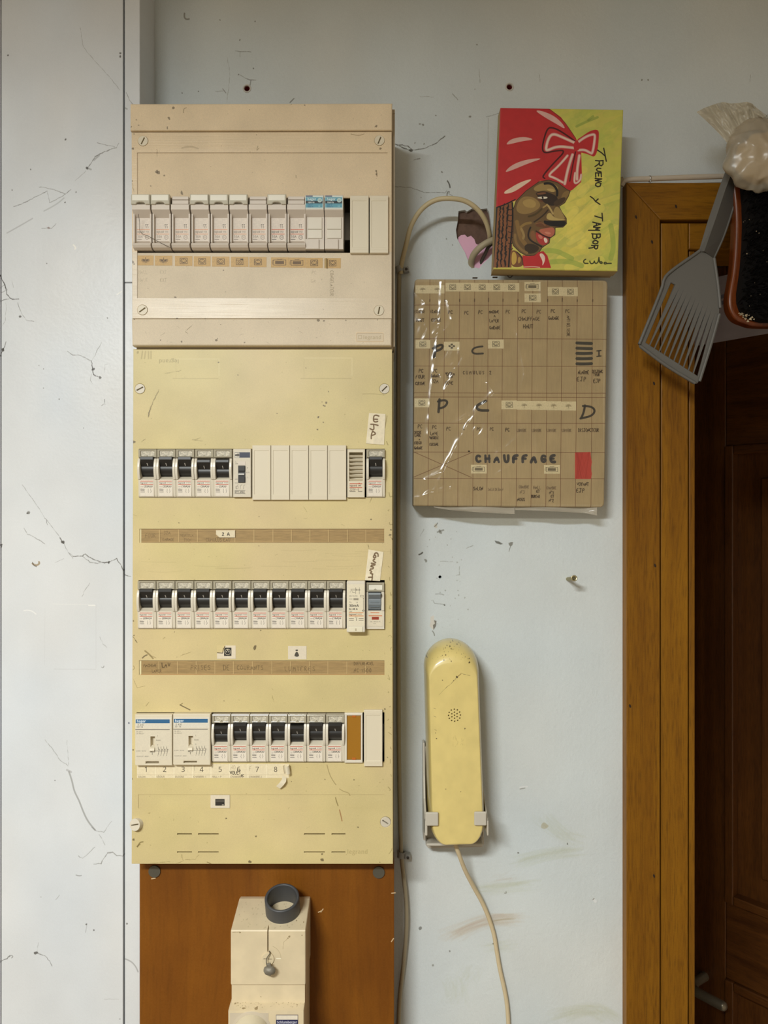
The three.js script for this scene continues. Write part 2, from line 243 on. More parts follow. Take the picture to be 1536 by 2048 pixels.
// ---------------------------------------------------------------- boxed-in left wall: board, gap, edge strip
{
  const g = canvas(580, 2048, '#dcdfe2'); g.setTransform(2, 0, 0, 1, 0, 0);
  const d = (a) => `rgba(70,66,60,${a})`, k = (a) => `rgba(40,36,32,${a})`;
  crack(g, [[160, 55], [166, 93], [190, 122], [222, 157], [240, 180]], 0.8, d(0.35)); crack(g, [[195, 286], [230, 294]], 1, d(0.5)); crack(g, [[233, 295], [205, 305], [190, 313], [183, 325], [175, 336]], 1.6, d(0.6)); crack(g, [[237, 286], [233, 296]], 0.8, d(0.4)); speck(g, 175, 336, 3, k(0.7)); stroke(g, [[175, 336], [182, 339]], 3, d(0.3)); stroke(g, [[198, 311], [188, 320]], 3.5, d(0.25)); crack(g, [[172, 342], [150, 362]], 0.9, d(0.25));
  crack(g, [[28, 414], [60, 400], [94, 382]], 1, k(0.55)); crack(g, [[78, 374], [106, 378], [130, 388], [142, 379]], 1, d(0.55)); crack(g, [[94, 382], [99, 405], [120, 395], [130, 388]], 0.9, d(0.5)); stroke(g, [[14, 466], [34, 455], [65, 437]], 2.5, d(0.2)); stroke(g, [[88, 422], [112, 410], [128, 396]], 2.5, d(0.18)); crack(g, [[84, 456], [104, 457], [112, 447]], 1, d(0.4)); speck(g, 97, 456, 2, 'rgba(110,80,70,0.6)');
  for (const [x, y, r] of [[131, 279, 2], [24, 380, 1.4], [152, 384, 1.2], [16, 110, 2], [61, 339, 1.3], [241, 106, 2], [241, 113, 2.4], [94, 527, 1.3], [130, 405, 1.8], [215, 636, 1.2], [82, 1794, 1.2], [173, 1849, 2], [188, 1860, 1.6], [240, 2038, 1.2], [110, 1561, 1], [78, 731, 1.1], [87, 738, 1.1], [118, 798, 1.1], [87, 776, 1], [56, 1026, 2], [167, 856, 1]]) speck(g, x, y, r, k(0.6));
  stroke(g, [[147, 490], [152, 495], [150, 498]], 3, 'rgba(246,244,236,0.9)'); stroke(g, [[234, 589], [243, 583]], 2, 'rgba(246,244,236,0.8)');
  crack(g, [[0, 550], [10, 570], [14, 588], [20, 596], [24, 599], [38, 598]], 1.6, k(0.8)); crack(g, [[0, 575], [8, 570], [14, 580], [2, 585]], 1, k(0.6)); crack(g, [[0, 602], [18, 598]], 1.2, k(0.6)); crack(g, [[35, 605], [41, 622], [52, 640], [68, 643]], 0.9, d(0.5)); speck(g, 40, 633, 2.4, k(0.6)); crack(g, [[12, 606], [11, 640], [4, 652]], 0.8, d(0.4)); crack(g, [[24, 560], [27, 575]], 0.7, d(0.3)); speck(g, 6, 699, 3, k(0.8)); crack(g, [[12, 683], [7, 699], [0, 712]], 1.5, k(0.6));
  crack(g, [[134, 702], [145, 710], [162, 711], [183, 722]], 1, d(0.6)); crack(g, [[203, 684], [190, 710], [183, 722]], 0.8, d(0.5)); crack(g, [[183, 722], [185, 735], [187, 749], [200, 755]], 2, k(0.65)); speck(g, 186, 739, 3, k(0.8)); speck(g, 200, 755, 2.5, k(0.6)); crack(g, [[184, 748], [181, 760], [185, 768]], 0.8, d(0.4)); crack(g, [[208, 745], [210, 730], [215, 728]], 0.8, d(0.35)); crack(g, [[210, 798], [210, 810]], 1.2, k(0.6)); crack(g, [[203, 812], [207, 808]], 1, k(0.5));
  crack(g, [[44, 969], [70, 1005], [93, 1040], [120, 1075], [137, 1105], [146, 1112]], 0.8, d(0.5)); speck(g, 126, 1085, 3, k(0.7)); stroke(g, [[120, 1076], [126, 1086]], 2, d(0.5)); crack(g, [[93, 1040], [95, 1050]], 1.3, k(0.5)); crack(g, [[48, 1056], [55, 1068], [75, 1078], [90, 1088]], 0.9, d(0.5)); speck(g, 57, 1026, 3, d(0.5));
  crack(g, [[146, 1112], [165, 1113], [170, 1108], [185, 1118], [205, 1125], [218, 1125], [233, 1117], [241, 1128], [250, 1150], [262, 1153]], 1.4, d(0.65)); crack(g, [[165, 1113], [180, 1124], [195, 1126], [218, 1125]], 1.2, d(0.5)); crack(g, [[138, 1106], [146, 1117]], 1, d(0.4)); speck(g, 218, 1125, 2.5, k(0.6));
  stroke(g, [[65, 1127], [70, 1132], [79, 1128], [78, 1124]], 3.5, 'rgba(150,128,96,0.8)'); stroke(g, [[65, 1125], [67, 1131], [73, 1133]], 1.5, k(0.6)); crack(g, [[110, 1126], [128, 1117]], 0.8, d(0.3)); crack(g, [[180, 1166], [170, 1180], [164, 1193]], 1, d(0.4)); crack(g, [[0, 1090], [4, 1088], [2, 1096]], 2, k(0.6));
  line(g, [[105, 1208], [190, 1209]], 0.8, 'rgba(248,248,246,0.3)'); line(g, [[192, 1209], [192, 1338]], 0.6, d(0.1)); line(g, [[108, 1338], [192, 1339]], 0.7, d(0.2)); line(g, [[90, 1216], [89, 1330]], 0.6, d(0.06)); stroke(g, [[177, 1211], [190, 1211]], 2, 'rgba(248,248,246,0.8)'); stroke(g, [[48, 1221], [60, 1219], [72, 1228]], 2, 'rgba(248,248,246,0.7)'); crack(g, [[200, 1274], [206, 1288], [214, 1295]], 0.9, d(0.3)); stroke(g, [[203, 1334], [206, 1337], [208, 1332]], 1, k(0.5));
  crack(g, [[90, 1480], [108, 1502], [120, 1520], [136, 1532]], 1.2, d(0.3)); crack(g, [[134, 1480], [137, 1530]], 0.9, d(0.25)); stroke(g, [[138, 1544], [144, 1560], [148, 1582], [158, 1600], [165, 1620], [175, 1642], [190, 1660]], 3.2, d(0.32)); stroke(g, [[134, 1540], [142, 1544]], 4, d(0.2)); crack(g, [[184, 1655], [192, 1662], [208, 1665], [216, 1652], [224, 1642]], 0.9, d(0.45)); crack(g, [[198, 1668], [210, 1690]], 0.9, d(0.35));
  crack(g, [[188, 1728], [202, 1727], [206, 1718], [216, 1706], [225, 1705]], 1.6, d(0.5)); crack(g, [[215, 1705], [226, 1704], [234, 1711], [246, 1712], [249, 1702]], 1.2, d(0.5)); crack(g, [[156, 1712], [165, 1717], [176, 1708], [190, 1694]], 1, d(0.45)); stroke(g, [[152, 1750], [157, 1752], [163, 1751]], 1.2, k(0.5)); crack(g, [[112, 1800], [119, 1790]], 1, d(0.4)); crack(g, [[174, 1850], [171, 1865]], 0.8, d(0.4));
  crack(g, [[0, 1924], [14, 1917], [20, 1911]], 1.3, k(0.6)); stroke(g, [[18, 1914], [22, 1910], [27, 1913], [23, 1916]], 1, k(0.5)); speck(g, 72, 1906, 3, k(0.6)); crack(g, [[72, 1906], [90, 1912], [99, 1922], [104, 1932]], 1.2, k(0.5)); crack(g, [[74, 1905], [77, 1885]], 0.7, d(0.3)); crack(g, [[208, 1998], [238, 1999]], 0.7, d(0.25)); stroke(g, [[250, 1918], [262, 1922], [272, 1934], [276, 1944]], 2.5, d(0.28)); speck(g, 254, 1848, 2, d(0.5)); speck(g, 258, 1446, 2, 'rgba(60,66,90,0.6)');
  crack(g, [[252, 185], [262, 205], [268, 210]], 1.2, d(0.35)); stroke(g, [[250, 216], [254, 218]], 3, d(0.3));
  mottle(g, (x, y) => { const n = 0.965 + 0.06 * fbm(x / 190, y / 120, 51, 3) + 0.02 * (hash(x, y, 8) - 0.5), w = 0.025 * (fbm(x / 240, y / 200, 78, 2) - 0.5); return [n * (1 + w), n, n * (1 - w * 1.2)]; });
  const bump = orange.clone(); bump.repeat.set(1.5, 12);
  const m = mat({ map: texture(g), roughness: 0.36, bumpMap: bump, bumpScale: 0.00022 });
  const wall = new THREE.Group(); wall.name = 'wall_left'; wall.userData = { kind: 'structure', label: 'white painted boxed-in wall of flat boards left of the fuse boards' }; scene.add(wall);
  const uv = (q) => pUV(q, 0, 290, 0, 2048, ZL), strip = X(280, ZL), gap = X(249.2, ZL);
  part('board', uv(rbox(X(2.6, ZL), X(246, ZL), FLOOR, CEIL, ZL - 0.019, ZL, 0.0006)), m, wall);
  part('board', uv(rbox(RX0, X(0.6, ZL), FLOOR, CEIL, ZL - 0.019, ZL, 0.0006)), m, wall);
  part('edge_strip', uv(rbox(gap, strip, Y(564.6, ZL), CEIL, 0.0001, ZL + 0.0002, 0.0008)), m, wall);
  part('edge_strip', uv(rbox(gap, strip, FLOOR, Y(565.6, ZL), 0.0001, ZL - 0.0002, 0.0008)), m, wall);
}
// ---------------------------------------------------------------- wood
function woodTex(base, dark, sd, { w = 512, h = 1024, wave = 0.6, fine = 1, soft = 0.55 } = {}) {      // covers 0.25 x 0.5 m
  const g = canvas(w, h, '#ffffff'), im = g.getImageData(0, 0, w, h), d = im.data;
  for (let y = 0, i = 0; y < h; y++) for (let x = 0; x < w; x++, i += 4) {
    const bend = wave * 60 * (fbm(x / 190, y / 420, sd, 2) - 0.5), ring = fbm((x + bend) / 26, y / 620, sd + 3, 4), pore = fbm((x + bend) / 1.6, y / 26, sd + 9, 2), n = hash(x, y, sd) - 0.5;
    let t = soft * ring + (0.75 - soft) * fbm(x / 70, y / 110, sd + 5, 4) + 0.25 * (fine * pore + 0.5 * (1 - fine)); t = Math.max(0, Math.min(1, (t - 0.25) * 1.8)); const p = 1 - 0.16 * fine * Math.max(0, 0.42 - pore) / 0.42;
    for (let c = 0; c < 3; c++) d[i + c] = (dark[c] + (base[c] - dark[c]) * t) * p + n * 6; d[i + 3] = 255;
  }
  g.putImageData(im, 0, 0); const tx = texture(g); tx.wrapS = tx.wrapT = THREE.MirroredRepeatWrapping; tx.repeat.set(4, 2); return tx;
}
const frameTex = woodTex([154, 105, 17], [113, 70, 7], 101, { wave: 0.35 }), frameTex2 = frameTex.clone(); frameTex2.offset.set(0.37, 0.21);
const M = {
  frame: mat({ map: frameTex, roughness: 0.5, specularIntensity: 0.5, clearcoat: 0.08, clearcoatRoughness: 0.3 }), frame2: mat({ map: frameTex2, roughness: 0.5, specularIntensity: 0.5, clearcoat: 0.08, clearcoatRoughness: 0.3 }),
  door: mat({ map: woodTex([132, 82, 34], [84, 46, 16], 131, { wave: 0.5 }), roughness: 0.45, clearcoat: 0.2 }),
  plug: mat({ color: lin(0.03, 0.015, 0.006), roughness: 0.9 }),
};
{ // door lining: outer casing with mitred head, inner lining, stop
  const t = new THREE.Group(); t.name = 'trim_1'; t.userData = { kind: 'structure', label: 'varnished honey-coloured wooden door frame right of the wall' }; scene.add(t);
  const z1 = 0.013, z2 = 0.009, z3 = 0.004, W = 0.80, xa = X(1253, z1), xb = X(1320.5, z1), ya = Y(365, z1), yb = Y(439, z1), xr = xa + W + 0.17;
  const grain = (g, a) => metreUV(g, a), holes = [];
  part('casing_board', grain(slab(poly([[xa, FLOOR], [xb, FLOOR], [xb, yb], [xa, ya]]), z1, 0.022, 0.0012), 'y'), M.frame, t);
  part('casing_head', grain(slab(poly([[xa, ya], [xb, yb], [xr, yb], [xr, ya]]), z1, 0.022, 0.0012), 'x'), M.frame2, t);
  const xc = X(1322, z2), xd = X(1376.5, z2), yc = Y(446, z2), yd = Y(498, z2);
  part('lining_board', grain(slab(poly([[xc, FLOOR], [xd, FLOOR], [xd, yc], [xc, yc]]), z2, 0.06, 0.001), 'y'), M.frame2, t);
  part('lining_head', grain(slab(poly([[xd + 0.0006, yd], [xr, yd], [xr, yc], [xd + 0.0006, yc]]), z2, 0.055, 0.001), 'x'), M.frame, t);
  const xe = X(1378, z3), xf = X(1390, z3);
  part('stop_board', grain(slab(poly([[xe, FLOOR], [xf, FLOOR], [xf, yd], [xe, yd]]), z3, 0.06, 0.001), 'y'), M.frame, t);
  part('rebate', metreUV(box(xa + 0.0005, xd, FLOOR, ya - 0.001, -0.02, 0.001)), M.frame2, t);
  for (const [a, b] of [[1272, 434], [1304, 484], [1308, 767], [1310, 1131], [1308, 1752], [1260, 1412], [1352, 413]]) part('nail_plug', lathe([[0.0001, 0.0003], [0.0014, 0.0003], [0.0016, -0.0004]], 10).rotateX(Math.PI / 2).scale(0.7, 1.3, 1).rotateZ(0.3).translate(X(a, z1), Y(b, z1), z1), M.plug, t);
}
{ // door leaf, standing ajar into the dark room behind
  const d = new THREE.Group(); d.name = 'door_1'; d.userData = { kind: 'structure', label: 'dark brown panelled wooden door standing ajar behind the frame' }; scene.add(d);
  const hx = DOORX + 0.73, hz = -0.105, a = 50 * Math.PI / 180, w = 0.745, top = EYE + 0.45, h = top - 0.01;
  d.position.set(hx, 0.01, hz); d.rotation.y = -a;   // local -x runs from hinge to latch
  const put = (n, x0, x1, y0, y1, z0, z1, m = M.door, along = 'y') => part(n, metreUV(rbox(x0, x1, y0, y1, z0, z1, 0.0025), along), m, d);
  put('stile', -w, -w + 0.085, 0, h, -0.035, 0); put('stile', -0.10, 0, 0, h, -0.035, 0);
  put('rail', -w + 0.085, -0.1, h - 0.33, h, -0.035, 0, M.door, 'x'); put('rail', -w + 0.085, -0.1, 0.92, 1.06, -0.035, 0, M.door, 'x'); put('rail', -w + 0.085, -0.1, 0, 0.2, -0.035, 0, M.door, 'x');
  for (const [y0, y1] of [[1.06, h - 0.33], [0.2, 0.92]]) {
    const x0 = -w + 0.085, x1 = -0.10; put('panel', x0 + 0.002, x1 - 0.002, y0 + 0.002, y1 - 0.002, -0.026, -0.014);
    put('raised_field', x0 + 0.06, x1 - 0.06, y0 + 0.06, y1 - 0.06, -0.016, -0.007);
    put('moulding', x0, x0 + 0.016, y0, y1, -0.02, 0.006); put('moulding', x1 - 0.016, x1, y0, y1, -0.02, 0.006); put('moulding', x0 + 0.016, x1 - 0.016, y0, y0 + 0.016, -0.02, 0.006, M.door, 'x'); put('moulding', x0 + 0.016, x1 - 0.016, y1 - 0.016, y1, -0.02, 0.006, M.door, 'x');
  }
  const steel = mat({ color: lin(0.36, 0.32, 0.24), roughness: 0.35, metalness: 0.6 }), hy = 0.905;
  const hd = part('handle', tube([new THREE.Vector3(-w + 0.045, hy, 0), new THREE.Vector3(-w + 0.045, hy, 0.045), new THREE.Vector3(-w + 0.055, hy, 0.055), new THREE.Vector3(-w + 0.075, hy - 0.002, 0.055), new THREE.Vector3(-w + 0.105, hy - 0.004, 0.053)], 0.0085, 50, 12), steel, d);
  part('lever_end', new THREE.SphereGeometry(0.0085, 14, 10).translate(-w + 0.105, hy - 0.004, 0.053), steel, hd);
  // pale leaflet pinned to the leaf
  const g = canvas(256, 160, '#ebe0e8'); for (const [x, y, l] of [[10, 40, 90], [20, 55, 70], [130, 30, 100], [150, 110, 60]]) line(g, [[x, y + 20], [x + l, y]], 9, 'rgba(110,120,150,0.55)'); mottle(g, (x, y) => 0.95 + 0.1 * fbm(x / 30, y / 30, 8, 2));
  const sheet = new THREE.BoxGeometry(0.30, 0.12, 0.0006); 
  const leaf = single('leaflet', sheet, mat({ map: texture(g), roughness: 0.8 }), 'pale mauve paper leaflet stuck on the dark door behind the brush', 'leaflet');
  leaf.rotation.y = -a; const lp = new THREE.Vector3(-w + 0.168, 0, 0.0008).applyAxisAngle(new THREE.Vector3(0, 1, 0), -a); leaf.position.set(hx + lp.x, EYE + 0.372, hz + lp.z);
}
{ // the rest of the room (behind the camera) and the dark room beyond the door
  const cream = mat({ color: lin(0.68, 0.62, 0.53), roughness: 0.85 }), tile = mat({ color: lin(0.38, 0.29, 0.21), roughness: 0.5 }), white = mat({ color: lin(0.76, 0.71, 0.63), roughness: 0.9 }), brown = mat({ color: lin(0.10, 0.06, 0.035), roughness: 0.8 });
  struct('floor', box(RX0 - 0.1, RX1 + 0.1, -0.1, FLOOR, -1.6, RZ + 0.1), tile, 'terracotta floor'); struct('ceiling', box(RX0 - 0.1, RX1 + 0.1, CEIL, CEIL + 0.1, -1.6, RZ + 0.1), white, 'off-white ceiling');
  struct('wall_front', box(RX0 - 0.1, RX1 + 0.1, FLOOR, CEIL, RZ, RZ + 0.1), cream, 'cream wall opposite'); struct('wall_side', box(RX0 - 0.1, RX0, FLOOR, CEIL, -0.1, RZ), cream, 'cream side wall'); struct('wall_right', box(RX1, RX1 + 0.1, FLOOR, CEIL, -1.6, RZ), cream, 'cream right wall');
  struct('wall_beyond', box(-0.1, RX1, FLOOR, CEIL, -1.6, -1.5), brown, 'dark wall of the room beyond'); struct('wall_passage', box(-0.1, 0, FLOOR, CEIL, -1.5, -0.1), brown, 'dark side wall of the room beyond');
  const lamp = thing('ceiling_lamp', 'white batten ceiling lamp with flat diffuser behind the camera', 'lamp');
  part('housing', rbox(LAMP.x - LAMP.w / 2 - 0.02, LAMP.x + LAMP.w / 2 + 0.02, LAMP.y + 0.002, CEIL, LAMP.z - LAMP.d / 2 - 0.02, LAMP.z + LAMP.d / 2 + 0.02, 0.006), mat({ color: lin(0.7, 0.7, 0.68) }), lamp);
  part('diffuser', box(LAMP.x - LAMP.w / 2, LAMP.x + LAMP.w / 2, LAMP.y - 0.001, LAMP.y + 0.002, LAMP.z - LAMP.d / 2, LAMP.z + LAMP.d / 2), mat({ color: lin(0.8, 0.8, 0.78), emissive: lin(1, 0.97, 0.9), emissiveIntensity: 4 }), lamp);
  settle(lamp);
}

// ---------------------------------------------------------------- print for small labels
const CREAM = '#e4dac6';
function printTex(w, h, bg, draw, grain = 0.05) { const g = canvas(w, h, bg); draw(g, w, h); mottle(g, (x, y) => 1 - grain / 2 + grain * fbm(x / 9, y / 9, w + h, 3)); return mat({ map: texture(g), roughness: 0.5 }); }
const txt = (g, s, x, y, px, col = '#2b2620', weight = '', fit) => { g.fillStyle = col; g.font = `${weight} ${px}px sans-serif`; g.textBaseline = 'middle'; fit ? g.fillText(s, x, y, fit) : g.fillText(s, x, y); };
const breakerFace = (rating) => printTex(192, 256, '#e9dfcf', (g) => {
  g.fillStyle = '#c2573a'; g.fillRect(6, 16, 180, 11); g.fillRect(6, 68, 180, 11);
  txt(g, 'legrand', 6, 47, 32, '#3a2c24', 'bold', 100); txt(g, '07886', 120, 47, 26, '#4d4036', '', 66);
  txt(g, 'DNX', 6, 108, 20, '#4a4036', '', 46); txt(g, `(${rating})U`, 54, 103, 40, '#26221e', 'bold', 132);
  txt(g, '230 V~', 6, 136, 17, '#4a443c', '', 70); g.fillStyle = '#55504a'; g.fillRect(6, 150, 58, 7); g.fillRect(6, 161, 58, 7); g.fillStyle = '#2e2a26'; g.fillRect(6, 186, 62, 7);
  for (const x of [118, 152]) line(g, [[x, 140], [x, 162], [x + (x > 130 ? 9 : -5), 182], [x, 186], [x, 204]], 3.5, '#5d564c');
}, 0.08);
const FACE = { '32A': breakerFace('32A'), '20A': breakerFace('20A'), '10A': breakerFace('10A'), '2A': breakerFace('2A') };
const fuseFace = (rating, strong) => printTex(160, 232, '#e2d6c8', (g) => {
  const k = strong ? '#4a4038' : '#8a7a6a'; for (const x of [102, 122]) { line(g, [[x, 62], [x + 12, 62], [x + 4, 76], [x + 12, 86], [x + 10, 100]], 4, '#5d544a'); }
  g.fillStyle = strong ? '#cf6a44' : '#dfa27c'; g.fillRect(8, 112, 146, 7); g.fillRect(8, 156, 146, 7); txt(g, 'legrand', 10, 138, 26, k, 'bold', 84); txt(g, '058', 104, 138, 24, k, '', 44);
  txt(g, rating, 12, 186, 36, k, '', 66); g.strokeStyle = k; g.lineWidth = 3.5; g.beginPath(); g.arc(122, 192, 21, 0, 7); g.stroke(); txt(g, '53', 108, 192, 24, k, '', 28); g.fillStyle = k; g.fillRect(12, 210, 50, 5);
}, 0.1);
const FUSE = { '10A': fuseFace('10A'), '16A': fuseFace('16A'), '16B': fuseFace('16A', true) };
function icon(g, kind, x, y, s, k = '#5b4a30') {          // s = icon height, (x, y) its centre
  g.save(); g.translate(x, y); g.scale(s / 40, s / 40); const L = (p, w = 2.4) => line(g, p, w, k);
  if (kind === 'socket') { g.strokeStyle = k; g.lineWidth = 2.6; g.strokeRect(-19, -19, 38, 38); g.lineWidth = 3; g.beginPath(); g.arc(0, 0, 14, 2.2, 7.2); g.stroke(); speck(g, -6, 2, 3.2, k); speck(g, 6, 2, 3.2, k); L([[0, -13], [0, -7]]); fillPoly(g, [[-12, 14], [0, 6], [12, 14]], k); }
  if (kind === 'lamp') { L([[0, -20], [0, -6]], 2.8); for (let a = -1.9; a <= 1.91; a += 0.38) L([[Math.sin(a) * 6, -2 + Math.cos(a) * 3], [Math.sin(a) * 23, -2 + Math.cos(a) * 18]], 2.6); L([[-20, -8], [0, -5], [20, -8]], 2.6); }
  if (kind === 'tree') { L([[0, 16], [0, -2]], 3); for (let a = -1.8; a <= 1.81; a += 0.33) { L([[0, 2], [Math.sin(a) * 15, -Math.cos(a) * 15 + 3]], 1.7); L([[Math.sin(a) * 10, -Math.cos(a) * 10 + 3], [Math.sin(a + 0.22) * 19, -Math.cos(a + 0.22) * 18 + 3]], 1.3); } }
  if (kind === 'heater') { g.strokeStyle = k; g.lineWidth = 2.4; g.strokeRect(-32, -16, 64, 34); g.fillStyle = k; g.globalAlpha = 0.75; g.fillRect(-24, -9, 46, 20); g.globalAlpha = 1; L([[-12, -20], [12, -20]], 2); L([[-32, -16], [-38, -11], [-38, 14]], 2); }
  if (kind === 'washer') { g.strokeStyle = k; g.lineWidth = 2.6; g.strokeRect(-18, -20, 36, 40); L([[-18, -11], [18, -11]]); g.fillStyle = k; g.fillRect(4, -18, 13, 6); g.beginPath(); g.arc(0, 5, 10, 0, 7); g.stroke(); L([[-4, 8], [4, 2]], 3.4); L([[-18, 15], [18, 15]], 1.6); }
  if (kind === 'fan') { for (let q = 0; q < 4; q++) { g.rotate(Math.PI / 2); blob(g, [[2, -2], [10, -18], [-6, -20], [-8, -8]], k); } }
  g.restore();
}
const ICON = (kind, bg, k) => printTex(128, 92, bg, (g) => icon(g, kind, 64, 46, 56, k), 0.12);
const goldIcon = {}, paleIcon = {};
for (const k of ['lamp', 'socket', 'washer', 'heater']) goldIcon[k] = ICON(k, '#c8a468', '#4d3719');
for (const k of ['tree', 'socket', 'heater', 'fan']) paleIcon[k] = ICON(k, '#d6c9a6', k === 'tree' ? '#8d7f62' : '#4e4636');
M.cream = mat({ color: lin(0.69, 0.62, 0.49), roughness: 0.42 }); M.cheek = mat({ color: lin(0.74, 0.68, 0.56), roughness: 0.3 }); M.window = mat({ color: lin(0.42, 0.38, 0.28), roughness: 0.18, clearcoat: 0.6, clearcoatRoughness: 0.15 });
M.black = mat({ color: lin(0.018, 0.0165, 0.015), roughness: 0.4 }); M.tick = mat({ color: lin(0.5, 0.47, 0.42) }); M.steel = mat({ color: lin(0.5, 0.49, 0.46), roughness: 0.4, metalness: 0.8 });
M.blank = mat({ color: lin(0.74, 0.66, 0.50), roughness: 0.42 }); M.paper = mat({ color: lin(0.74, 0.68, 0.56), roughness: 0.85 });
const slipG = canvas(96, 48, '#cfc7b4'); mottle(slipG, (x, y) => 0.72 + 0.5 * fbm(x / 7, y / 7, 61, 4) * (Math.abs(x - 48) < 2 ? 0.85 : 1)); M.slip = mat({ map: texture(slipG), roughness: 0.25, clearcoat: 0.7, clearcoatRoughness: 0.2 });
const screwMat = mat({ color: lin(0.70, 0.62, 0.46), roughness: 0.4 });
function coverScrew(parent, a, b, z, ang, r = 0.0046, m = screwMat, lift = 0.0005, lean) {
  const g = part('screw', slottedHead(r, lift, 0.0032, ang), m, parent); g.position.copy(P(a, b, z)); if (lean) g.rotation.set(...lean); return g;
}
// ---------------------------------------------------------------- upper board
{
  const up = thing('fuse_board', 'upper beige fuse board with two blank covers and a row of symbol stickers', 'fuse board');
  const g = canvas(1080, 990, '#e1cba8'); g.setTransform(2, 0, 0, 2, -255 * 2, -205 * 2); const d = (a) => `rgba(92,74,44,${a})`, k = (a) => `rgba(58,46,30,${a})`; g.fillStyle = 'rgba(212,206,190,0.4)'; g.fillRect(250, 504, 560, 260);
  for (const [x, y, r] of [[348, 218, 2.4], [340, 239, 2.6], [274, 242, 1.4], [264, 256, 1.8], [266, 297, 2.4], [314, 341, 4], [316, 344, 3], [328, 350, 2], [363, 385, 4], [301, 371, 1.2], [264, 362, 2], [268, 268, 1.2], [513, 270, 1], [760, 297, 2.2], [752, 255, 3], [753, 348, 2.2], [752, 341, 2], [756, 433, 1.5], [765, 478, 2], [770, 500, 2], [447, 540, 1.2], [350, 594, 2], [637, 641, 2.6], [648, 643, 1.8], [692, 642, 1.5], [755, 641, 1.2], [354, 637, 1.6], [411, 638, 1.2], [434, 681, 2], [436, 678, 1.4], [490, 686, 1.6], [322, 681, 1.6], [364, 684, 1.8], [442, 650, 1], [270, 640, 1.2], [500, 222, 1], [610, 213, 1.4], [583, 211, 1.2], [279, 253, 1.2], [264, 524, 3], [268, 528, 2]]) speck(g, x, y, r, k(0.5));
  stroke(g, [[368, 228], [368, 220], [374, 218]], 1.3, d(0.5)); line(g, [[336, 256], [336, 260]], 2, k(0.5)); stroke(g, [[702, 268], [716, 272], [728, 268]], 1.6, d(0.35)); crack(g, [[314, 298], [314, 312]], 1, d(0.5)); stroke(g, [[364, 296], [380, 292], [396, 297]], 3, d(0.18)); crack(g, [[388, 649], [372, 664], [376, 668]], 1, d(0.5)); crack(g, [[322, 672], [331, 666]], 1.2, d(0.4)); crack(g, [[264, 366], [268, 384]], 1, d(0.4)); line(g, [[592, 350], [592, 355]], 1.2, d(0.5)); stroke(g, [[753, 340], [754, 352]], 1.6, d(0.6)); stroke(g, [[516, 292], [512, 303], [518, 296]], 1.4, d(0.35));
  for (let i = 0; i < 90; i++) speck(g, 262 + rnd() * 520, 210 + rnd() * 480, 0.5 + rnd() * 0.8, d(0.22)); for (let i = 0; i < 18; i++) crack(g, [[275 + rnd() * 490, 640 + rnd() * 48]].flatMap(([x, y]) => [[x, y], [x + rnd() * 14 - 7, y + rnd() * 10 - 5]]), 0.8, d(0.25));
  for (let i = 0; i < 26; i++) { const x = 275 + rnd() * 300, y = 599 + rnd() * 37; line(g, [[x, y], [x + 20 + rnd() * 60, y + (rnd() - 0.5)]], 0.5, 'rgba(250,240,215,0.35)'); }
  hand(g, 'HALL', 277, 540, 7, { col: d(0.2), w: 0.7 }); hand(g, 'HAUT', 277, 556, 7, { col: d(0.2), w: 0.7 }); hand(g, 'EXT', 320, 540, 7, { col: d(0.2), w: 0.7 }); hand(g, 'EXT', 320, 556, 7, { col: d(0.32), w: 0.8 }); hand(g, 'PC', 624, 541, 7, { col: d(0.25), w: 0.7 }); hand(g, 'GA', 622, 558, 7, { col: d(0.25), w: 0.7 }); hand(g, 'CONGELATEUR', 667, 541, 7, { col: d(0.45), w: 0.8, angle: Math.PI / 2 });
  mottle(g, (x, y) => { const n = 0.95 + 0.08 * fbm(x / 120, y / 120, 21, 3) + 0.05 * (hash(x >> 1, y >> 1, 4) - 0.5); return n; });
  const tx = texture(g), matte = mat({ map: tx, roughness: 0.55 }), gloss = mat({ map: tx, roughness: 0.32, specularIntensity: 0.8, bumpMap: noiseTex(256, 1024, (x, y) => 0.6 * fbm(x / 50, y / 2, 15, 3) + 0.4 * fbm(x / 24, y / 24, 16, 3)), bumpScale: 0.00012 });
  const uv = (q) => pUV(q, 255, 795, 205, 700, ZU), zi = 0.0016, z0 = ZU, xL = X(264.5, ZU), xR = X(784, ZU), yT = Y(211, ZU), yB = Y(690, ZU), fl = 0.0028;
  part('enclosure', mergeGeometries([box(xL, xL + 0.003, yB, yT, 0, z0 - 0.004), box(xR - 0.001, xR + fl, yB, yT - 0.001, 0, z0 - 0.007), box(xL, xR + fl, yT - 0.004, yT - 0.0005, 0, z0 - 0.006), box(xL + 0.0015, xR + 0.001, yB - 0.0035, yB, 0, z0 - 0.008), box(xL, xR, yB, yT, 0, 0.004)]), mat({ color: lin(0.50, 0.41, 0.28), roughness: 0.55 }), up);
  part('top_band', uv(slab(ppoly([[262, 210], [784.5, 209], [784.5, 262.5], [262, 263.5]], ZU), ZU + 0.0022, 0.009, 0.0011, 3)), matte, up);
  const fr = ppoly([[263, 264.5], [783.5, 263.5], [783.5, 637], [264.5, 637]], ZU); fr.holes.push(prect(273.5, 776, 304.5, 597, ZU)); for (const [a, b] of [[286, 282], [759, 281], [285, 620], [758, 621]]) fr.holes.push(disc(a, b, 0.0047, ZU));
  part('cover_frame', uv(slab(fr, ZU, 0.004, 0.0004)), gloss, up);
  part('field_plate', uv(slab(ppoly([[273.7, 304.7], [775.8, 304.7], [775.8, 395], [273.7, 395]], ZU), ZU - 0.0007, 0.0025, 0.0003)), matte, up);
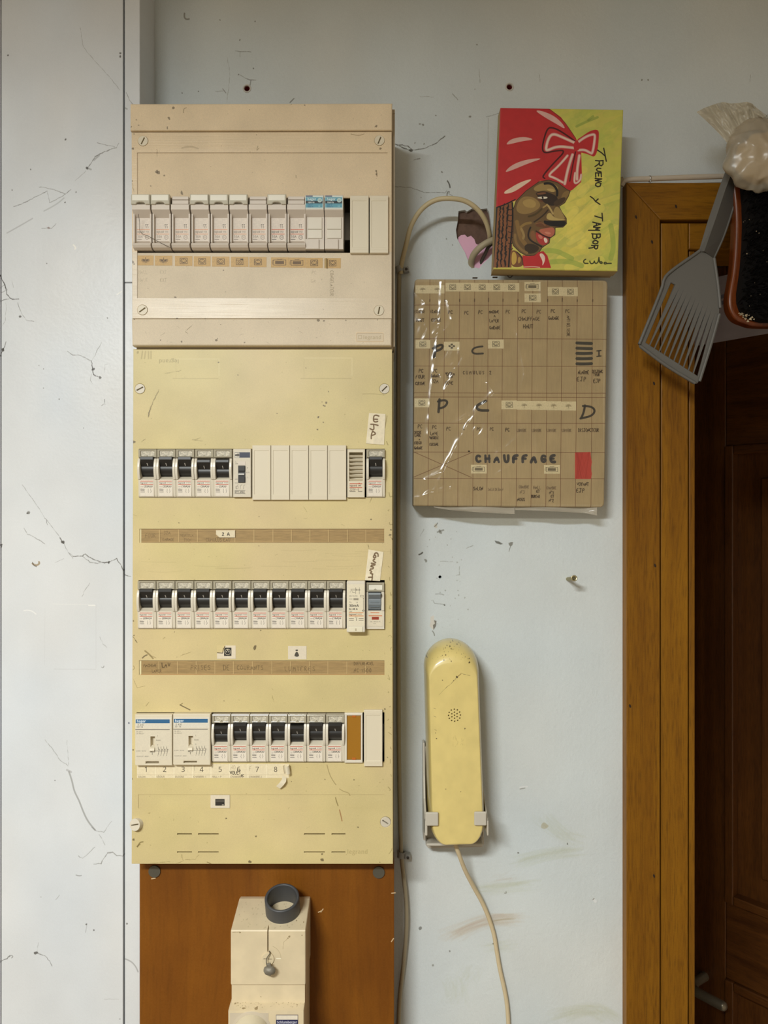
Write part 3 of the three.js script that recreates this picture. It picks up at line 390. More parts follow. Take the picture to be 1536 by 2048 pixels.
  part('field_plate', uv(slab(ppoly([[273.7, 505], [775.8, 505], [775.8, 596.8], [273.7, 596.8]], ZU), ZU - 0.0007, 0.0025, 0.0003)), matte, up);
  part('bottom_band', uv(slab(ppoly([[264.5, 638], [783.5, 638], [783, 692], [265.5, 692]], ZU), ZU + 0.0018, 0.010, 0.0014, 3)), matte, up);
  part('din_rail', pbox(266, 782, 425, 480, ZU - 0.030, 0.006), M.steel, up);
  coverScrew(up, 286, 282, ZU, -0.45); coverScrew(up, 759, 281, ZU, -0.4); coverScrew(up, 285, 620, ZU, -0.95); coverScrew(up, 758, 621, ZU, -0.2);
  const zs = ZU - 0.0007 + 0.0002;
  for (const [a, b, k] of [[275, 307, 'lamp'], [310, 344.5, 'lamp'], [350, 384.5, 'socket'], [387.5, 421, 'socket'], [424, 458.5, 'socket'], [462, 496.5, 'washer'], [498.5, 533, 'socket'], [542, 577, 'heater'], [577.3, 611, 'heater'], [611.5, 645.5, 'socket'], [649, 681.5, 'socket']]) { const y = 511 + (a - 275) * 0.014; tag(part('sticker', ownUV(pbox(a, b, y, y + 19.5 + (a > 350 ? 0.5 : 0), zs, 0.0003)), goldIcon[k], up), `small tan sticker with a ${k} symbol`); }
  { const c = new THREE.CylinderGeometry(0.0013, 0.0013, 0.0085, 12, 1, true, 0, 4); c.translate(X(651.5, zs), Y(527, zs), zs + 0.0012); tag(part('sticker_curl', c, mat({ color: lin(0.5, 0.38, 0.18), roughness: 0.7 }), up), 'peeling edge of the last sticker'); }
  // raised maker's badge
  const zb = ZU + 0.0018, br = (a, b, c, d, r) => { const s = new THREE.Shape(), x0 = X(a, zb), x1 = X(b, zb), y0 = Y(d, zb), y1 = Y(c, zb); s.moveTo(x0 + r, y0); s.lineTo(x1 - r, y0); s.quadraticCurveTo(x1, y0, x1, y0 + r); s.lineTo(x1, y1 - r); s.quadraticCurveTo(x1, y1, x1 - r, y1); s.lineTo(x0 + r, y1); s.quadraticCurveTo(x0, y1, x0, y1 - r); s.lineTo(x0, y0 + r); s.quadraticCurveTo(x0, y0, x0 + r, y0); return s; };
  const ring = br(712, 767, 665, 683.5, 0.0012); ring.holes.push(br(713.2, 765.8, 666.2, 682.3, 0.001)); part('badge_rim', slab(ring, zb + 0.0004, 0.0006), matte, up); matte.clone();
  const bg = canvas(256, 80, '#d6c6ab'); txt(bg, 'legrand', 62, 42, 52, '#bfad8c', 'bold', 180); bg.strokeStyle = '#bfad8c'; bg.lineWidth = 6; bg.strokeRect(18, 22, 30, 34); part('badge', ownUV(pbox(713.5, 765.5, 666.5, 682, zb + 0.00012, 0.0003)), mat({ map: texture(bg), roughness: 0.5 }), up);
  settle(up);
}
// ---------------------------------------------------------------- lower board
{
  const lo = thing('distribution_board', 'tall yellowed distribution board with three rows of breakers and brown label strips', 'fuse board');
  const SC = 1.95, g = canvas(540 * SC, 1050 * SC, '#d5c38e'); g.setTransform(SC, 0, 0, SC, -256 * SC, -690 * SC); const d = (a) => `rgba(104,86,44,${a})`, k = (a) => `rgba(52,40,24,${a})`;
  g.fillStyle = 'rgba(196,190,120,0.16)'; g.fillRect(250, 690, 560, 240);
  // ghost of old mouldings under the paint, smears and knocks
  for (const [x0, x1, y0, y1] of [[352, 436, 718, 757], [608, 702, 716, 757]]) { line(g, [[x0, y0], [x1, y0]], 2, 'rgba(250,240,200,0.2)'); line(g, [[x0 - 6, y1], [x1, y1]], 2, d(0.13)); line(g, [[x0, y0], [x0, y1]], 1.4, d(0.07)); line(g, [[x1 + 2, y0], [x1 + 2, y1 - 6]], 1.8, 'rgba(250,240,200,0.22)'); }
  g.save(); g.translate(358, 722); g.rotate(Math.PI); txt(g, 'legrand', 0, 0, 11, d(0.35), 'bold', 42); g.restore(); txt(g, 'legrand', 694, 1704, 12, d(0.22), 'bold', 42);
  for (const x of [285, 291, 297, 302]) line(g, [[x, 703], [x + (x > 295 ? 0 : -2), 717]], 3, d(0.22)); speck(g, 275, 705, 2.5, d(0.35));
  crack(g, [[318, 779], [308, 800], [299, 822], [297, 834]], 2.2, d(0.5)); crack(g, [[300, 815], [297, 832]], 2.6, k(0.35)); crack(g, [[330, 747], [362, 741]], 1.2, d(0.35)); stroke(g, [[725, 788], [745, 787], [768, 790]], 1.2, d(0.3));
  for (const [x, y, r] of [[657, 783, 1.5], [652, 805, 3], [647, 811, 1.6], [637, 834, 2], [636, 835, 1.5], [647, 845, 1.4], [635, 859, 1.6], [554, 827, 1.2], [650, 812, 2], [644, 804, 1], [612, 736, 1.2], [437, 725, 1.6], [476, 750, 1.2], [268, 884, 2.5], [358, 1046, 1.2], [518, 1033, 1.2], [742, 1039, 1.6], [518, 1092, 1], [521, 1261, 1.6], [349, 1264, 1.2], [267, 1242, 1.5], [510, 1295, 5], [268, 1271, 1.6], [782, 1060, 2], [780, 1070, 2.6], [785, 1078, 2], [708, 1560, 1.4], [650, 1559, 1], [718, 1572, 1], [452, 1637, 1.3], [716, 1655, 1.4], [512, 1673, 2], [499, 1724, 2.6], [645, 1719, 3.4], [644, 1708, 2], [267, 1680, 2.4], [266, 1500, 2], [262, 1557, 3], [453, 1637, 1.2], [775, 1515, 1.5], [770, 1418, 1.6], [760, 1725, 1.2], [448, 1402, 1.2], [583, 1563, 1]]) speck(g, x, y, r, k(0.55));
  crack(g, [[290, 878], [283, 884]], 1.6, d(0.5)); crack(g, [[400, 876], [385, 880], [405, 882]], 1.2, d(0.35)); crack(g, [[740, 1005], [744, 994]], 1.6, d(0.4)); crack(g, [[607, 1014], [614, 1024]], 1, d(0.3)); stroke(g, [[774, 832], [770, 856]], 1.6, d(0.45)); stroke(g, [[773, 883], [776, 890]], 1.6, d(0.45)); crack(g, [[736, 1090], [738, 1098]], 1.3, d(0.6)); for (let q = 0; q < 22; q++) stroke(g, [[776 + rnd() * 8, 985 + q * 28 + rnd() * 10], [777 + rnd() * 6, 988 + q * 28 + rnd() * 10], [775 + rnd() * 10, 993 + q * 28]], 0.8 + rnd(), d(0.35));
  stroke(g, [[290, 1302], [298, 1308], [306, 1317]], 3, d(0.5)); stroke(g, [[285, 1316], [289, 1312], [294, 1310]], 2.6, k(0.5)); crack(g, [[264, 1272], [274, 1285]], 1.8, k(0.45)); crack(g, [[360, 1312], [382, 1304]], 1.1, d(0.4)); crack(g, [[300, 1312], [312, 1316]], 1, d(0.4)); crack(g, [[326, 1278], [330, 1275]], 1.4, d(0.3)); stroke(g, [[267, 1332], [270, 1336], [266, 1340]], 1.4, d(0.4)); crack(g, [[262, 1350], [275, 1376], [290, 1372]], 1, d(0.35));
  stroke(g, [[360, 1410], [372, 1416], [380, 1420]], 2, k(0.6)); stroke(g, [[360, 1410], [365, 1407]], 1.6, d(0.6)); crack(g, [[298, 1404], [292, 1412]], 1.4, d(0.4)); crack(g, [[544, 1392], [548, 1404]], 1.2, d(0.35)); for (let q = 0; q < 30; q++) crack(g, [[266 + rnd() * 515, 1030 + rnd() * 130 + (q % 3) * 260]].flatMap(([x, y]) => [[x, y], [x + rnd() * 16 - 8, y + rnd() * 8 - 4]]), 0.9, d(0.22));
  stroke(g, [[654, 1530], [658, 1547], [666, 1562], [672, 1570]], 1.4, d(0.45)); stroke(g, [[679, 1578], [686, 1583], [698, 1586], [700, 1592]], 1.3, d(0.4)); stroke(g, [[671, 1596], [673, 1604], [676, 1612]], 2, d(0.55)); stroke(g, [[679, 1620], [682, 1632], [684, 1642]], 2, 'rgba(140,80,44,0.6)');
  stroke(g, [[275, 1694], [279, 1685], [286, 1684]], 2.4, d(0.6)); stroke(g, [[274, 1693], [280, 1689]], 2.4, d(0.5)); crack(g, [[363, 1710], [366, 1722], [352, 1727]], 1.1, d(0.45)); crack(g, [[370, 1720], [390, 1719], [398, 1710]], 1, d(0.4)); crack(g, [[414, 1724], [424, 1729]], 1.6, d(0.5)); crack(g, [[300, 1727], [340, 1724]], 1, d(0.35)); stroke(g, [[778, 1708], [783, 1702], [784, 1697]], 1.2, d(0.4)); crack(g, [[348, 1638], [346, 1642]], 1, d(0.4)); crack(g, [[297, 1627], [300, 1626]], 1.4, d(0.4));
  for (let q = 0; q < 120; q++) speck(g, 264 + rnd() * 520, 700 + rnd() * 1025, 0.5 + rnd() * 0.7, d(0.25)); for (let q = 0; q < 14; q++) stroke(g, [[270 + rnd() * 480, 1100 + rnd() * 50]].flatMap(([x, y]) => [[x, y], [x + 30, y + rnd() * 3], [x + 70, y + rnd() * 4 - 2]]), 1, d(0.1));
  mottle(g, (x, y) => { const n = 0.95 + 0.09 * fbm(x / 150, y / 130, 91, 3) + 0.03 * (hash(x >> 1, y >> 1, 14) - 0.5), w = 0.03 * (fbm(x / 260, y / 260, 95, 2) - 0.5); return [n, n * (1 + w), n * (1 - 2 * w)]; });
  const tx = texture(g), m = mat({ map: tx, roughness: 0.42, bumpMap: noiseTex(256, 512, (x, y) => fbm(x / 60, y / 60, 17, 3)), bumpScale: 0.0004 }), uv = (q) => pUV(q, 256, 796, 690, 1740, ZP);
  const s = ppoly([[266.5, 698], [784.5, 697.5], [786, 1728], [263, 1728]], ZP);
  const R = [[277, 771, 896.5, 996], [276, 770.5, 1159, 1258.5], [272, 770, 1423.5, 1526]];
  for (const r of R) s.holes.push(prect(...r, ZP));
  s.holes.push(prect(278, 769.5, 1056.5, 1086.5, ZP), prect(277, 770, 1320, 1350.5, ZP), prect(275.5, 770, 1588, 1617.5, ZP));
  for (const y of [1668, 1704]) for (const [a, b] of [[353, 385], [395, 438.5], [607, 651], [662, 692]]) s.holes.push(prect(a, b, y - 2.2, y + 2.2, ZP));
  for (const [a, b, r] of [[280, 777.5, 0.0047], [769, 777.5, 0.0047], [771, 1644, 0.0050]]) s.holes.push(disc(a, b, r, ZP));
  part('cover', uv(slab(s, ZP, 0.0032, 0.0005)), m, lo);
  const xL = X(268, ZP), xR = X(784.5, ZP) + 0.0012, yT = Y(699, ZP), yB = Y(1726, ZP);
  part('enclosure', mergeGeometries([box(xL, xL + 0.0025, yB, yT, 0, ZP - 0.0034), box(xR - 0.0025, xR, yB, yT, 0, ZP - 0.0034), box(xL, xR, yT - 0.0025, yT, 0, ZP - 0.0034), box(xL, xR, yB, yB + 0.0025, 0.0, ZP - 0.0034), box(xL, xR, yB, yT, 0, 0.004)]), mat({ color: lin(0.36, 0.30, 0.15), roughness: 0.6 }), lo);
  for (const [a, b, c, e] of R) { part('din_rail', pbox(a - 6, b + 6, (c + e) / 2 - 28, (c + e) / 2 + 28, ZP - 0.030, 0.005), M.steel, lo); }
  // label strips behind the windows
  const strip = (y0, y1, seed0, draw) => { const w = 1000, h = 62, c = canvas(w, h, '#a98d5f'); mottle(c, (x, y) => 0.88 + 0.2 * fbm(x / 30, y / 3, seed0, 3) + 0.05 * (hash(x, y, seed0) - 0.5)); c.setTransform(w / 493, 0, 0, w / 493, -277.5 * w / 493, -y0 * w / 493); line(c, [[283, y0 + 3.6], [770, y0 + 3.6]], 1, 'rgba(200,170,118,0.7)'); line(c, [[283, y1 - 3.6], [770, y1 - 3.6]], 1, 'rgba(200,170,118,0.7)'); c.fillStyle = '#e8dcae'; c.fillRect(277, y0, 5.5, 40); draw(c); return mat({ map: texture(c), roughness: 0.3, clearcoat: 0.3 }); };
  const gapv = (c, xs, y0, y1) => { for (const x of xs) { line(c, [[x, y0 + 3], [x, y1 - 3]], 1.8, 'rgba(204,176,126,0.75)'); line(c, [[x + 1.3, y0 + 3], [x + 1.3, y1 - 3]], 0.6, 'rgba(96,74,40,0.5)'); } };
  const ink = (a = 0.5) => ({ col: `rgba(70,54,34,${a})`, w: 0.9 });
  const s1 = strip(1056.5, 1086.5, 301, (c) => { gapv(c, [319, 357.5, 395, 470, 508, 546, 583, 620, 657, 695, 732], 1056.5, 1086.5); hand(c, 'FOUR', 291, 1067, 8, ink(0.4)); hand(c, '32A', 328, 1062, 7, ink(0.4)); hand(c, 'GARAGE', 325, 1076, 6, { ...ink(0.5), w: 0.7 }); hand(c, 'VENTILA', 361, 1068, 6, { ...ink(0.4), w: 0.7 }); hand(c, 'TION', 368, 1077, 6, { ...ink(0.45), w: 0.7 }); hand(c, 'CUMULUS EAU', 412, 1076, 7, { ...ink(0.55), w: 0.8 }); });
  const s2 = strip(1320, 1350.5, 401, (c) => { gapv(c, [318, 355, 392.5, 430, 467, 505, 544, 581, 619, 656, 694, 731], 1320, 1350.5); hand(c, 'MACHINE', 287, 1328, 6, { ...ink(0.65), w: 1 }); hand(c, 'LAVER', 304, 1339, 6, { ...ink(0.6), w: 1 }); hand(c, 'LAV', 324, 1326, 9, { ...ink(0.8), w: 1.4 }); hand(c, 'PRISES', 382, 1330, 10, { ...ink(0.6), spread: 1.12 }); hand(c, 'DE', 447, 1330, 10, ink(0.65)); hand(c, 'COURANTS', 474, 1331, 9, { ...ink(0.55), spread: 1.12 }); hand(c, 'LUMIERES', 570, 1333, 9, { ...ink(0.6), spread: 1.4 }); hand(c, 'DIFFERENCIEL', 708, 1324, 6, { ...ink(0.7), w: 0.8, spread: 0.9 }); hand(c, 'NC 1500', 708, 1337, 7.5, { ...ink(0.65), spread: 1.2 }); line(c, [[282, 1349.3], [770, 1349.3]], 1.6, 'rgba(196,140,84,0.8)'); });
  part('label_strip', pUV(pbox(277.5, 770.5, 1056, 1087, ZP - 0.0009, 0.002), 277.5, 770.5, 1056.5, 1087, ZP - 0.0009), s1, lo); part('label_strip', pUV(pbox(276.5, 770.5, 1319.5, 1351, ZP - 0.0009, 0.002), 277.5, 770.5, 1320, 1350.5, ZP - 0.0009), s2, lo);
  part('blank_strip', uv(pbox(275, 770.5, 1587.5, 1618, ZP - 0.0005, 0.002)), m, lo);
  // stickers and paper tags on the cover
  const zt = ZP + 0.0003, st = (n, l, a, b, c, e, m2, z = zt) => tag(part(n, ownUV(pbox(a, b, c, e, z, 0.0003)), m2, lo), l);
  st('sticker', 'white sticker with black socket symbol', 434, 471.5, 1291, 1317.5, printTex(112, 80, '#e3d6bd', (q) => { q.fillStyle = '#25221d'; q.fillRect(42, 13, 44, 50); q.strokeStyle = '#c9bfa8'; q.lineWidth = 3; q.beginPath(); q.arc(64, 39, 17, 0, 7); q.stroke(); for (const [x, y] of [[57, 38], [71, 38], [64, 28]]) speck(q, x, y, 3.5, '#d8ceb8'); fillPoly(q, [[0, 0], [50, 0], [38, 40], [0, 44]], '#d9c690'); line(q, [[48, 4], [38, 22], [34, 46], [0, 44]], 4, '#4a3a24'); }));
  st('sticker', 'white sticker with black lamp symbol', 576, 613, 1292, 1318.5, printTex(112, 80, '#e1d5be', (q) => { q.fillStyle = '#2b2822'; q.fillRect(46, 22, 14, 8); blob(q, [[48, 34], [58, 34], [70, 62], [52, 72], [36, 62]], '#4b463c'); stroke(q, [[40, 63], [53, 70], [66, 63]], 5, '#d8d0bc'); }));
  st('sticker', 'white sticker with black heater symbol', 421, 459.5, 1590, 1616, printTex(112, 78, '#e2d6be', (q) => { q.fillStyle = '#2f2c27'; q.fillRect(28, 24, 54, 40); q.fillStyle = '#514d45'; q.fillRect(30, 30, 50, 12); q.fillStyle = '#ddd2bc'; q.fillRect(66, 57, 12, 4); }), ZP + 0.0002);
  const two = printTex(128, 52, '#e2d4b4', (q) => { txt(q, '2  A', 38, 28, 34, '#2d281f', 'bold', 56); fillPoly(q, [[0, 30], [24, 52], [0, 52]], '#a98d5f'); }); st('sticker', 'small cream tag printed 2 A', 432, 470, 1060.5, 1075, two, ZP + 0.0001);
  const paper = (n, l, quad, drawing) => { const gg = canvas(160, 280, '#ece0c4'); drawing(gg); mottle(gg, (x, y) => 0.95 + 0.1 * fbm(x / 30, y / 30, 9, 3)); const z = ZP + 0.0006, sh = ppoly(quad, z), q = slab(sh, z, 0.0004); const [tl, tr, , bl] = quad.map(([a, b]) => [X(a, z), Y(b, z)]), p = q.attributes.position, u = new Float32Array(p.count * 2), ex = [tr[0] - tl[0], tr[1] - tl[1]], ey = [bl[0] - tl[0], bl[1] - tl[1]], det = ex[0] * ey[1] - ex[1] * ey[0]; for (let i = 0; i < p.count; i++) { const dx = p.getX(i) - tl[0], dy = p.getY(i) - tl[1]; u[2 * i] = (dx * ey[1] - dy * ey[0]) / det; u[2 * i + 1] = 1 - (ex[0] * dy - ex[1] * dx) / det; } q.setAttribute('uv', new THREE.BufferAttribute(u, 2)); tag(part(n, q, mat({ map: texture(gg), roughness: 0.8 }), lo), l); };
  const pen = 'rgba(112,88,62,0.85)', mapZ = (ox, oy, sx, sy) => (p) => p.map(([x, y]) => [(x - ox) * sx, (y - oy) * sy]);
  paper('paper_tag', 'white paper tag hand-lettered EJP', [[738, 826], [771, 828], [768, 889.5], [732, 887]], (q) => { const f = mapZ(330, 240, 0.20, 0.2); for (const st2 of [[[820, 355], [700, 310], [590, 340], [565, 460], [590, 600], [680, 640], [785, 600]], [[590, 510], [680, 505], [770, 505]], [[470, 750], [640, 740], [820, 780]], [[610, 780], [640, 900], [640, 980], [560, 1000], [455, 950]], [[600, 1060], [555, 1150], [545, 1280], [560, 1400]], [[600, 1070], [700, 1110], [750, 1180], [670, 1220], [590, 1250]]]) stroke(q, f(st2), 13, pen); });
  paper('paper_tag', 'white paper tag hand-lettered COURANT', [[737, 1099], [767, 1104], [760, 1162], [730, 1160.5]], (q) => { const f = mapZ(390, 210, 0.2, 0.205); for (const st2 of [[[930, 440], [940, 350], [830, 285], [740, 340], [730, 390]], [[760, 410], [690, 450], [690, 520], [760, 540], [820, 490], [810, 430], [750, 420]], [[770, 600], [700, 620], [700, 680], [840, 730]], [[620, 790], [800, 780], [830, 840], [720, 860], [640, 870], [620, 930]], [[620, 930], [700, 930], [770, 960], [720, 1030], [610, 1050]], [[580, 1110], [740, 1140], [590, 1230], [760, 1250]], [[740, 1280], [760, 1400], [750, 1540]], [[560, 1425], [660, 1400], [750, 1400]]]) stroke(q, f(st2), 14, pen); });
  const num = printTex(1000, 90, '#e8dab8', (q) => { q.setTransform(1000 / 314, 0, 0, 1000 / 314, -274 * 1000 / 314, -1528 * 1000 / 314); for (let i = 0; i < 8; i++) { const x = 274 + i * 38.2; txt(q, String(i + 1), x + 15, 1539.5, 14.5, '#3a3124'); line(q, [[x, 1528], [x, 1556]], 0.9, 'rgba(250,240,212,0.9)'); } line(q, [[274, 1550], [590, 1550]], 0.5, 'rgba(150,126,84,0.6)'); ['SALON', 'SÉJOUR', 'CUISINE', 'CHAMBRE 1', 'HALL + P', 'CHAMBRE 2', 'CHAMBRE 2'].forEach((w, i) => txt(q, w, 276 + i * 38.2, 1553.7, 5, '#6b5a3c', '', 27)); hand(q, 'S', 428, 1529, 7, { col: 'rgba(110,96,70,0.5)', w: 0.8 }); hand(q, 'NO', 468, 1531, 8, { col: 'rgba(120,106,80,0.4)', w: 0.8 }); hand(q, 'F', 506, 1532, 9, { col: 'rgba(120,106,80,0.4)', w: 0.8 }); hand(q, 'T', 390, 1532, 9, { col: 'rgba(120,106,80,0.35)', w: 0.8 }); hand(q, 'VOLET', 466, 1543, 7, { col: '#332c22', w: 1.1, angle: -0.08 }); hand(q, 'EC', 489, 1549, 5, { col: '#332c22', w: 1 }); }, 0.07);
  st('number_strip', 'paper strip printed with numbers 1 to 8', 274, 578, 1528, 1556, num, ZP + 0.0002);
  const curlG = (r, px, py, ax, len) => { const c = new THREE.CylinderGeometry(r, r, len, 14, 1, true, 0, 4.4); c.rotateZ(ax); const q = P(px, py, ZP); return c.translate(q.x, q.y, ZP + r); };
  const curlM = mat({ color: lin(0.78, 0.70, 0.52), roughness: 0.7 }); tag(part('paper_curl', curlG(0.0032, 574, 1537, 0.15, 0.0075), curlM, lo), 'curled end of the number strip'); 
  { const pts = [[569, 1553], [568, 1561], [563, 1568], [556, 1575]], z = [0.001, 0.004, 0.005, 0.003], pos = [], ix = []; pts.forEach(([a, b], i) => { const zz = ZP + z[i], n = [5, 2.5]; for (const q of [-1, 1]) { const v = P(a + q * n[0] * 0.8, b + q * n[1], zz); pos.push(v.x, v.y, v.z); } if (i) { const k2 = 2 * i; ix.push(k2 - 2, k2 - 1, k2, k2 - 1, k2 + 1, k2); } }); const q = new THREE.BufferGeometry(); q.setAttribute('position', new THREE.Float32BufferAttribute(pos, 3)); q.setIndex(ix); q.computeVertexNormals(); tag(part('paper_curl', q, curlM, lo), 'torn paper flap hanging below number 8'); }
  const sm = mat({ color: lin(0.68, 0.62, 0.50), roughness: 0.35 }); coverScrew(lo, 280, 777.5, ZP, -1.1, 0.0046, sm, 0.0004); coverScrew(lo, 769, 777.5, ZP, -0.8, 0.0046, sm, 0.0004);
  tag(coverScrew(lo, 274.5, 1647.5, ZP, -1.35, 0.0055, sm, 0.004, [-0.12, -0.3, 0]), 'loose cream screw standing proud at the lower left corner'); coverScrew(lo, 771, 1644, ZP, 0.95, 0.0048, sm, 0.0006, [0.1, 0.12, 0]);
  settle(lo);
}
// ---------------------------------------------------------------- modules. Local frame: x across, y from the bottom edge, z from the cover's face; millimetres
const mmGeo = (g) => g.scale(0.001, 0.001, 0.001);
function template(build) { const g = new THREE.Group(); build((n, geo, m, parent = g) => part(n, mmGeo(geo), m, parent)); return g; }
function place(t, name, px, py, z, label, category, group, turn = 0) { const o = t.clone(); o.name = numbered(name); o.position.set(X(px, z), Y(py, z), z); o.rotation.z = turn; o.userData = {}; scene.add(o); return tag(o, label, category, group); }
const cheekProf = []; for (let i = 0; i <= 10; i++) { const t = i / 10; cheekProf.push([16.5 + 19.5 * t, 2.2 + 4.2 * Math.pow(Math.sin(Math.PI * (0.08 + 0.84 * t)), 0.6)]); } cheekProf.push([36, -8], [16.5, -8]);
const bodyProf = [[0, -25], [0, 1.2], [1.2, 2.2], [16.6, 3.0], [19.2, -1.5], [19.4, -8], [36.5, -8], [36.5, 1.4], [44.6, 1.4], [45, -25]];
const G = {   // shared geometries of the black-lever breaker
  body: side(bodyProf, -8.65, 8.65, 0.15), cheek: (x) => side(cheekProf, x, x + 2.3, 0.3),
  barrel: new THREE.CylinderGeometry(7, 7, 12.2, 28, 1, false).rotateZ(Math.PI / 2).translate(0, 26.4, -4.6), grip: side([[27.5, 1.2], [35.0, 6.4], [37.2, 6.2], [37.8, 4.6], [37.2, -3], [28, -4]], -6.2, 6.2, 0.4), tick: box(-0.32, 0.32, 0, 2.9, -0.1, 0.12).rotateX(0.606).rotateZ(0.16).translate(0.2, 29.4, 2.62),
  frame: (() => { const s = poly([[-8.5, 37.2], [8.5, 37.2], [8.5, 44.6], [-8.5, 44.6]]); s.holes.push(new THREE.Path([[-6.4, 38.3], [-6.4, 43.3], [6.4, 43.3], [6.4, 38.3]].map(([a, b]) => new THREE.Vector2(a, b)))); return slab(s, 3.4, 2.2, 0.3); })(),
  notch: slab(poly([[-2.4, 37.2], [2.4, 37.2], [0, 39.5]]), 3.8, 2.2), slip: ownUV(box(-6.8, 6.8, 37.8, 43.4, 1.3, 2.2)), face: ownUV(box(-7.4, 5.2, 0.9, 16.2, -0.1, 0.12).rotateX(0.055).translate(0.4, 0, 2.32)), ridge: box(5.6, 6.0, 0.6, 16.4, 1, 3.0),
};
Object.values(G).forEach((g) => { if (g.isBufferGeometry) mmGeo(g); }); const cheekL = mmGeo(G.cheek(-8.7)), cheekR = mmGeo(G.cheek(6.4));
function breaker(rating, drop = 0) {
  const g = new THREE.Group(); part('body', G.body, M.cream, g); part('cheek', cheekL, M.cheek, g); part('cheek', cheekR, M.cheek, g);
  const l = part('lever', G.grip, M.black, g); part('barrel', G.barrel, M.black, l); part('tick', G.tick, M.tick, l); l.position.y = -drop * 0.001;
  const w = part('label_window', G.frame, M.window, g); part('paper_slip', G.slip, M.slip, w); part('notch', G.notch, M.window, w); part('rating_print', G.face, FACE[rating], g); part('ridge', G.ridge, M.cream, g); return g;
}
const kinds = {}; for (const r of ['32A', '20A', '10A', '2A']) for (const d of [0, 2.6]) kinds[r + d] = breaker(r, d);
const rows = [
  { y: 994.5, where: 'top row', list: [['32A', 297, 0], ['32A', 334.5, 0], ['10A', 372, 0], ['20A', 410, 2.6], ['2A', 447, 2.6]] },
  { y: 1257, where: 'middle row', list: [...Array(11).keys()].map((i) => [i < 7 ? '20A' : '10A', 295.5 + i * 37.65 + (i > 4 ? 0.6 : 0), 0]) },
  { y: 1523, where: 'bottom row', list: [...Array(7).keys()].map((i) => ['20A', 444 + i * 37.8, i === 0 || i === 4 ? 2.6 : 0]) },
];
rows.forEach((r) => r.list.forEach(([rate, px, d], i) => place(kinds[rate + d], 'circuit_breaker', px, r.y, ZP, `${ordinals[i]} black-lever breaker from the left in the ${r.where}, marked ${rate}`, 'circuit breaker', 'black-lever circuit breakers')));
place(kinds['20A0'], 'circuit_breaker', 751.5, 994.5, ZP, 'lone black-lever circuit breaker at the right end of the top row, below the EJP tag', 'circuit breaker', 'black-lever circuit breakers');
// blanking covers
const blankT = (h) => template((p) => { const s = poly([[-8.6, 0], [8.6, 0], [8.6, h], [-8.6, h]]); s.holes.push(rectPath(-6.6, 6.6, 5.3, h - 5)); p('rim', slab(s, 3.2, 6, 0.4), M.blank); p('inset', box(-6.7, 6.7, 5.2, h - 4.9, -1, 2.8), M.blank); p('foot', box(-8.2, 8.2, 3.1, 3.5, 2, 3.32), M.blank); p('foot', box(-8.2, 8.2, h - 3.4, h - 3.0, 2, 3.32), M.blank); p('clip', box(-5, 5, h / 2 - 8, h / 2 + 8, -25, -1), M.blank); });
const b1 = blankT(51);
for (let i = 0; i < 5; i++) place(b1, 'blanking_cover', 524 + i * 37.6, 1000, ZP, `${ordinals[i]} from the left of five cream blanking covers beside the contactor`, 'blank cover', 'cream blanking covers');
const b0 = blankT(53); place(b0, 'blanking_cover', 719, 508, ZU, 'left one of two cream blanking covers on the upper beige board', 'blank cover', 'cream blanking covers'); place(b0, 'blanking_cover', 758, 508, ZU, 'right one of two cream blanking covers on the upper beige board', 'blank cover', 'cream blanking covers');
place(blankT(52.5), 'blanking_cover', 746.5, 1530.5, ZP, 'greyish blanking cover at the right end of the bottom row, beside the amber lens', 'blank cover', 'cream blanking covers');
// fuse carriers of the upper board
const fz = 0.1, fuseProf = [[2, -25], [1.2, 0.8], [2.4, 4.4], [4.4, 6.0], [6.2, 5.2], [7.2, 2.8], [8.0, 0.6], [9.0, -0.8], [9.4, 0.2], [31.2, 0.2], [36.4, 7.4], [41, 7.4], [41.6, 4], [49.6, 3.2], [49.8, -25]];
const fuseBody = side(fuseProf, -8.3, 8.3, 0.15), railG = (x) => side([[7, -1], [7, 2.8], [8, 3.7], [34, 3.7], [36, -1]], x, x + 1.5, 0.2), capS = poly([[-8.7, 41], [-4.4, 41], [-3.2, 42.6], [-1.6, 43.2], [1.6, 43.2], [3.2, 42.6], [4.4, 41], [8.7, 41], [8.7, 50.2], [-8.7, 50.2]].map(([a, b]) => [a, b - 0.4]));
const capG = slab(capS, 9.2, 7, 0.7), capFace = ownUV(box(-7.5, 7.5, 44.0, 49, 9.0, 9.35)), faceG = ownUV(box(-6.6, 6.6, 9.6, 31.0, -0.5, 0.4)), topG = mergeGeometries([rbox(-7.6, 7.6, 41.8, 45.5, 1, 6.2, 0.4), rbox(-7.6, 7.6, 45.9, 49, 1, 6.2, 0.4)]); [fuseBody, capG, capFace, faceG, topG].forEach(mmGeo); const railL = mmGeo(railG(-8.45)), railR = mmGeo(railG(6.95));
M.fuse = mat({ color: lin(0.70, 0.62, 0.53), roughness: 0.45 }); M.clear = mat({ color: lin(0.58, 0.54, 0.43), roughness: 0.16, clearcoat: 0.8, clearcoatRoughness: 0.1 }); M.capslip = mat({ color: lin(0.86, 0.82, 0.70), roughness: 0.25, clearcoat: 0.6 });
function fuse(face, cap) { const g = new THREE.Group(); part('body', fuseBody, M.fuse, g); part('rail', railL, M.fuse, g); part('rail', railR, M.fuse, g); part('rating_print', faceG, FUSE[face], g); if (cap) { const c = part('hinged_cap', capG, M.clear, g); part('paper_slip', capFace, M.capslip, c); } else { part('bare_top', topG, M.fuse, g); } return g; }
const fuses = [[287, '10A', 1], [325.5, '10A', 1], [364, '16A', 0], [403, '16A', 1], [441.5, '16A', 1], [480, '16A', 1], [518, '16A', 0], [556, '16B', 1], [594, '16B', 0]], fk = {};
